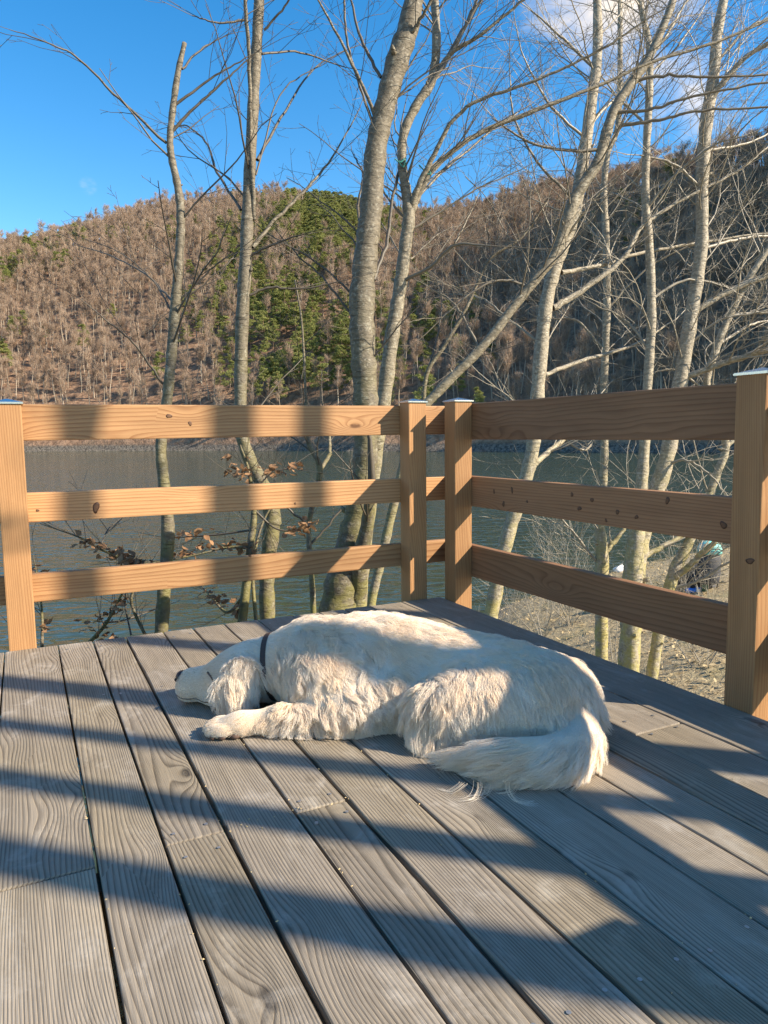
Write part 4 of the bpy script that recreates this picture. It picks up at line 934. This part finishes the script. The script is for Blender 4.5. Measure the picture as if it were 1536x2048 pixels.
def fur_mat(skin=False):
    m = bpy.data.materials.new('cream_skin' if skin else 'cream_fur'); m.use_nodes = True; nt = m.node_tree; nt.nodes.clear(); h = NT(nt)
    out = h.n('ShaderNodeOutputMaterial'); g = h.n('ShaderNodeNewGeometry'); P = g.outputs['Position']
    n1 = h.noise(P, 7, 3, .5); base = h.mix(h.step(n1, .35, .7), (0.96, 0.92, 0.85, 1), (0.945, 0.845, 0.71, 1))
    if skin:
        b = h.n('ShaderNodeBsdfPrincipled'); b.inputs['Roughness'].default_value = .9; h.L(h.mix(1.0, base, (.72, .64, .55, 1), 'MULTIPLY'), b.inputs['Base Color']); h.L(b.outputs[0], out.inputs[0]); return m
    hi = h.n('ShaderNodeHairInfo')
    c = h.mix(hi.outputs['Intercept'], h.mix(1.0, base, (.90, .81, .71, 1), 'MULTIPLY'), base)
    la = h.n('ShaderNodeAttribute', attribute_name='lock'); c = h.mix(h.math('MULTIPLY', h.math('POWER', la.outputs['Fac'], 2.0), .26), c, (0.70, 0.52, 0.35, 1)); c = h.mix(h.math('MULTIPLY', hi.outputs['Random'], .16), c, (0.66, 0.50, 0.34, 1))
    d = h.n('ShaderNodeBsdfDiffuse'); t = h.n('ShaderNodeBsdfTranslucent'); gl = h.n('ShaderNodeBsdfGlossy'); gl.inputs['Roughness'].default_value = .42
    h.L(c, d.inputs[0]); h.L(c, t.inputs[0]); gl.inputs[0].default_value = (.9, .88, .85, 1)
    m1 = h.n('ShaderNodeMixShader'); m1.inputs[0].default_value = .45; h.L(d.outputs[0], m1.inputs[1]); h.L(t.outputs[0], m1.inputs[2])
    m2 = h.n('ShaderNodeMixShader'); m2.inputs[0].default_value = .07; h.L(m1.outputs[0], m2.inputs[1]); h.L(gl.outputs[0], m2.inputs[2])
    h.L(m2.outputs[0], out.inputs[0]); return m
dme = bpy.data.meshes.new('dog'); dme.from_pydata(L2W(DV-DOG_O), [], DF.tolist()); dme.materials.append(fur_mat(True))
dme.polygons.foreach_set('use_smooth', [True]*len(dme.polygons)); dme.update()
dog = link('dog', dme); dog.location = tuple(L2W(DOG_O)); tag(dog, 'cream long-haired dog asleep on the deck with its chin flat on the boards', 'dog')

# --- fur
hr = np.random.default_rng(12)
tri = np.concatenate([DF[:, [0, 1, 2]], DF[:, [0, 2, 3]]]); A_, B_, C_ = DV[tri[:, 0]], DV[tri[:, 1]], DV[tri[:, 2]]
area = .5*np.linalg.norm(np.cross(B_-A_, C_-A_), axis=1); area = np.where(A_[:, 2] < .006, 0, area)
NH = 230000
ti = hr.choice(len(tri), NH, p=area/area.sum()); u1 = np.sqrt(hr.uniform(size=NH)); u2 = hr.uniform(size=NH)
RT_ = A_[ti]*(1-u1)[:, None]+B_[ti]*(u1*(1-u2))[:, None]+C_[ti]*(u1*u2)[:, None]
NRM = grad(RT_)
keep = (NRM[:, 2] > -.75) & (RT_[:, 2] > .006); RT_, NRM = RT_[keep], NRM[keep]; NH = len(RT_)
# blend flow, length and curl from the nearest pieces of the body
DD = np.stack([prim_d(RT_, q) for q in PR], 1); W_ = np.exp(-(DD-DD.min(1, keepdims=True))/.014); W_ /= W_.sum(1, keepdims=True)
flow = W_@np.array([q['flow']/np.linalg.norm(q['flow']) for q in PR]); ln = W_@np.array([q['ln'] for q in PR]); curl = W_@np.array([q['curl'] for q in PR])
def snoise(p, f, seed):
    r = np.random.default_rng(seed); o = np.zeros(p.shape)
    for k in range(6):
        Kv = r.normal(size=3)*f; o += np.sin((p@Kv)[:, None]+r.uniform(0, 6.28, 3))*unit(r.normal(size=3))
    return o/2.4
swirl = snoise(RT_, 9, 1)*.35+snoise(RT_, 26, 2)*.45*curl[:, None]
flow = flow+swirl
F0 = flow/(np.linalg.norm(flow, axis=1, keepdims=True)+1e-9); par = np.clip(((F0*NRM).sum(1)-.35)/.4, 0, 1)[:, None]*(ln > .05)[:, None]
# the crown of the back: fur parts along the spine and falls both ways, towards the tail
flow -= NRM*(flow*NRM).sum(1, keepdims=True); flow /= np.linalg.norm(flow, axis=1, keepdims=True)+1e-9
ln = ln*hr.uniform(.65, 1.15, NH)
short = np.clip(ln/.04, .12, 1)
# locks: two sizes
def nearest(cent):
    kd = kdtree.KDTree(len(cent))
    for i, c in enumerate(cent): kd.insert(c, i)
    kd.balance(); return np.array([kd.find(p)[1] for p in RT_])
c1 = hr.choice(NH, 2600, replace=False); k1 = nearest(RT_[c1])
c2 = hr.choice(NH, 11000, replace=False); k2 = nearest(RT_[c2])
K = 8; tt = np.linspace(0, 1, K)
ph = hr.uniform(0, 6.28, len(c1))[k1]+hr.normal(0, .35, NH); am = hr.uniform(.5, 1.3, len(c1))[k1]; fq = hr.uniform(.55, 1.25, len(c1))[k1]
lock_v = np.clip(hr.uniform(0, 1, len(c1))[k1]*.6+hr.uniform(0, 1, len(c2))[k2]*.5, 0, 1)
lock_l = hr.uniform(.75, 1.3, len(c1))[k1]; ln = ln*lock_l
lock_f = (snoise(RT_[c1], 60, 5)*.5*np.clip(curl[c1], .2, 1)[:, None])[k1]; flow = flow+lock_f; flow -= NRM*(flow*NRM).sum(1, keepdims=True); flow /= np.linalg.norm(flow, axis=1, keepdims=True)+1e-9
flow = flow*(1-par)+F0*par; flow /= np.linalg.norm(flow, axis=1, keepdims=True)+1e-9
bin_ = np.cross(NRM, flow)
istail = W_[:, [i for i, q in enumerate(PR) if q['tag'] == 'tail']].sum(1)
lift0 = (.55*hr.uniform(.6, 1.35, NH))*(.35+.65*short)*(1-.55*istail)
S = np.zeros((NH, K, 3)); S[:, 0] = RT_-NRM*.003; p = S[:, 0].copy()
for k in range(1, K):
    t = tt[k]; d = flow+NRM*(lift0*(1-1.15*t))[:, None]+np.array([0, 0, -.35])*(t*short)[:, None]
    d /= np.linalg.norm(d, axis=1, keepdims=True); p = p+d*(ln/(K-1))[:, None]; S[:, k] = p
wv = (np.sin(ph[:, None]+6.28*fq[:, None]*tt[None]*np.clip(ln/.05, .3, 1.6)[:, None])-np.sin(ph)[:, None])*(curl*am*ln*.15)[:, None]*(tt**.8)[None]
wn = (np.cos(ph[:, None]*1.3+6.28*fq[:, None]*tt[None])-np.cos(ph*1.3)[:, None])*(curl*am*ln*.07)[:, None]*(tt)[None]
S += wv[..., None]*bin_[:, None, :]+wn[..., None]*NRM[:, None, :]
def clump(S, ci, ki, amt, pw):
    Cc = S[ci][ki]; off = (S[:, 0]-Cc[:, 0])[:, None, :]*(1-.75*tt**1.3)[None, :, None]
    return S+(Cc+off-S)*(amt[:, None]*(tt**pw)[None])[..., None]
rnd_c = hr.uniform(.35, .95, NH)
S = clump(S, c2, k2, np.clip(.30+.4*short, 0, .7)*rnd_c, .9)
S = clump(S, c1, k1, np.clip(.12+.45*np.minimum(curl+.1, 1), 0, .6)*short*rnd_c, 1.1)
S += hr.normal(0, .0011, S.shape)*tt[None, :, None]*short[:, None, None]
# keep hairs out of the body and above the boards
flat = S[:, 1:].reshape(-1, 3); dd_ = sdf(flat); bad = dd_ < .0025
if bad.any(): flat[bad] += grad(flat[bad])*(.0035-dd_[bad])[:, None]
flat[:, 2] = np.maximum(flat[:, 2], .003+hr.uniform(0, .004, len(flat))); S[:, 1:] = flat.reshape(NH, K-1, 3)
# leave the nose pad, closed eye and paw pads free of fur
nosec = np.array([-.650, 2.235, .076]); sel = np.linalg.norm(RT_-nosec, axis=1) > .019
sel &= ~((RT_[:, 0] < -.40) & (RT_[:, 2] < .016) & (RT_[:, 1] < 2.0) & (NRM[:, 1] < -.3))
lock_v = lock_v[sel]; S = S[sel]; lnk = ln[sel]; shk = short[sel]; NH = len(S)
def hair_obj(name, S, rad_root, rad_tip, mat, parent, lock=None):
    hc = bpy.data.hair_curves.new(name); n, k = S.shape[:2]; hc.add_curves([k]*n)
    hc.attributes['position'].data.foreach_set('vector', np.ascontiguousarray(L2W(S-DOG_O), dtype=np.float32).ravel())
    ra = hc.attributes.get('radius') or hc.attributes.new('radius', 'FLOAT', 'POINT')
    prof = (1-np.linspace(0, 1, k)**1.6); rr = rad_tip+(rad_root[:, None]-rad_tip)*prof[None]
    ra.data.foreach_set('value', rr.astype(np.float32).ravel()); hc.materials.append(mat)
    if lock is not None: hc.attributes.new('lock', 'FLOAT', 'CURVE').data.foreach_set('value', np.asarray(lock, np.float32))
    return link(name, hc, parent)
FUR = fur_mat()
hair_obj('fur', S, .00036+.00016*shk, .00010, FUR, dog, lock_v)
# a few long loose wisps at the end of the tail
wis = []
for q in range(5):                                            # seven curling locks
    b0 = np.array([.175+.035*q+hr.normal(0, .008), 1.625+hr.normal(0, .006), .02]); ang = hr.uniform(3.5, 4.6) if q < 5 else hr.uniform(4.7, 5.6)
    L_ = hr.uniform(.06, .10); bend = hr.choice([-1, 1])*hr.uniform(.8, 2.2)
    for i in range(13):
        t = np.linspace(0, 1, 10); a_ = ang+bend*t**1.3+hr.normal(0, .16)*t; st = np.c_[np.cos(a_), np.sin(a_)]*L_*hr.uniform(.85, 1.05)/9
        xy = b0[:2]+hr.normal(0, .0055, 2)+np.cumsum(np.vstack([[0, 0], st[:-1]]), 0); z = np.maximum(.022*(1-t*1.6), .0035)+hr.uniform(0, .002); wis.append(np.c_[xy, z])
hair_obj('tail_wisps', np.array(wis), np.full(len(wis), .00038), .0001, FUR, dog, np.full(len(wis), .2))

# --- nose, eye, mouth, collar, paw pads
def blob(name, c, r, mat, parent, fn=None, n=20, m=14):
    V = []; F = []
    for i in range(m+1):
        th_ = math.pi*i/m
        for j in range(n):
            f_ = 2*math.pi*j/n; v = np.array([math.sin(th_)*math.cos(f_), math.sin(th_)*math.sin(f_), math.cos(th_)])
            if fn: v = fn(v)
            V.append(np.array(c)+v*np.array(r))
    for i in range(m):
        for j in range(n): F.append((i*n+j, i*n+(j+1) % n, (i+1)*n+(j+1) % n, (i+1)*n+j)[::-1])
    q = MB(); q.add(L2W(np.array(V)-DOG_O), F); return q.build(name, mat, parent, True)
M['nose'] = simple('nose_leather', (0.035, 0.02, 0.018), .42, 0, .35, 160, .3)
M['nostril'] = simple('nostril_dark', (0.012, 0.007, 0.006), .6)
M['lid'] = simple('dark_eye_rim', (0.10, 0.055, 0.035), .6)
M['collar'] = simple('dark_brown_collar', (0.055, 0.03, 0.02), .55, 0, .3, 40)
M['pad'] = simple('paw_pad', (0.09, 0.052, 0.038), .75, 0, .3, 90, .4)
nose = blob('nose', (-.645, 2.233, .075), (.020, .025, .021), M['nose'], dog, lambda v: v*np.array([1, 1-.25*max(0, -v[2]), 1]))
for s_ in (-1, 1): blob('nostril', (-.6615, 2.233+s_*.0115-.002, .071), (.0045, .0042, .0058), M['nostril'], nose, n=10, m=6)
def strip(name, pts, rad, mat, off=.0025):
    P = spline(pts, 14); P = P+grad(P)*(-sdf(P)[:, None]+off); q = MB(); q.tube(L2W(P-DOG_O), rad, 6); return q.build(name, mat, dog, True)
strip('eyelid', [(-.552, 2.158, .117), (-.541, 2.150, .110), (-.528, 2.146, .102), (-.518, 2.144, .092)], .0034, M['lid'])
strip('lip_line', [(-.645, 2.205, .036), (-.61, 2.185, .030), (-.57, 2.172, .028), (-.53, 2.16, .030)], .0014, M['lid'], .004)
# collar ring round the neck
cc = np.array([-.350, 2.213, .108]); axn = unit(np.array([-1, .10, -.18])); e1 = unit(np.cross(axn, [0, 0, 1])); e2 = np.cross(axn, e1)
ring = []
for f_ in np.linspace(0, 2*math.pi, 40):
    dv = math.cos(f_)*e1+math.sin(f_)*e2; lo_, hi_ = 0, .2
    for _ in range(22):
        md_ = (lo_+hi_)/2
        if sdf((cc+dv*md_)[None])[0] < 0: lo_ = md_
        else: hi_ = md_
    q_ = cc+dv*(lo_+.004); q_[2] = max(q_[2], .006); ring.append(q_)
ring = np.array(ring); q = MB(); V = []; F = []
for i, p_ in enumerate(ring):
    n_ = unit(p_-cc)
    for (w_, t_) in ((-.008, 0), (.008, 0), (.008, .004), (-.008, .004)): V.append(p_+axn*w_+n_*t_)
for i in range(len(ring)-1):
    for j in range(4): F.append((i*4+j, i*4+(j+1) % 4, i*4+4+(j+1) % 4, i*4+4+j))
q.add(L2W(np.array(V)-DOG_O), F); q.build('collar', M['collar'], dog)
for (a_, d_, z_, r_) in ((-.478, 1.918, .010, .009), (-.452, 1.917, .010, .011), (-.418, 1.923, .010, .014)):
    blob('paw_pad', (a_, d_, z_), (r_, .008, .008), M['pad'], dog, n=12, m=8)
# ------------------------------------------------------------------ crumbs on the deck
M['crumb'] = leafmat('pale_sawdust', (0.42, 0.28, 0.13), (0.66, 0.54, 0.34), 40, .0, .8)
cr_ = np.random.default_rng(3); m_ = MB()
def crumb(x, y, s):
    a = cr_.uniform(0, 6.28); e = cr_.uniform(.3, .8); c, q = math.cos(a), math.sin(a); z = .0022
    V = [(x+s*c, y+s*q, z), (x-s*e*q, y+s*e*c, z), (x-s*c, y-s*q, z), (x+s*e*q, y-s*e*c, z), (x, y, z+s*.7)]
    m_.add(V, [(0, 1, 4), (1, 2, 4), (2, 3, 4), (3, 0, 4), (3, 2, 1, 0)])
for i in range(55):
    k = cr_.integers(8, 19); g_ = GAPS[k]; crumb(g_+cr_.choice([-1, 1])*cr_.uniform(.003, .006), cr_.uniform(.6, 2.0) if k > 10 else cr_.uniform(1.0, 1.7), cr_.uniform(.001, .0035))
for i in range(20): crumb(cr_.uniform(.34, .63), 1.463+cr_.normal(0, .01), cr_.uniform(.0012, .0045))
for i in range(30): crumb(cr_.uniform(0, 1.7), cr_.uniform(.7, 2.6), cr_.uniform(.001, .003))
tag(m_.build('wood_crumbs', M['crumb']), 'pale sawdust crumbs and leaf bits scattered on the deck boards', None, None, 'stuff')
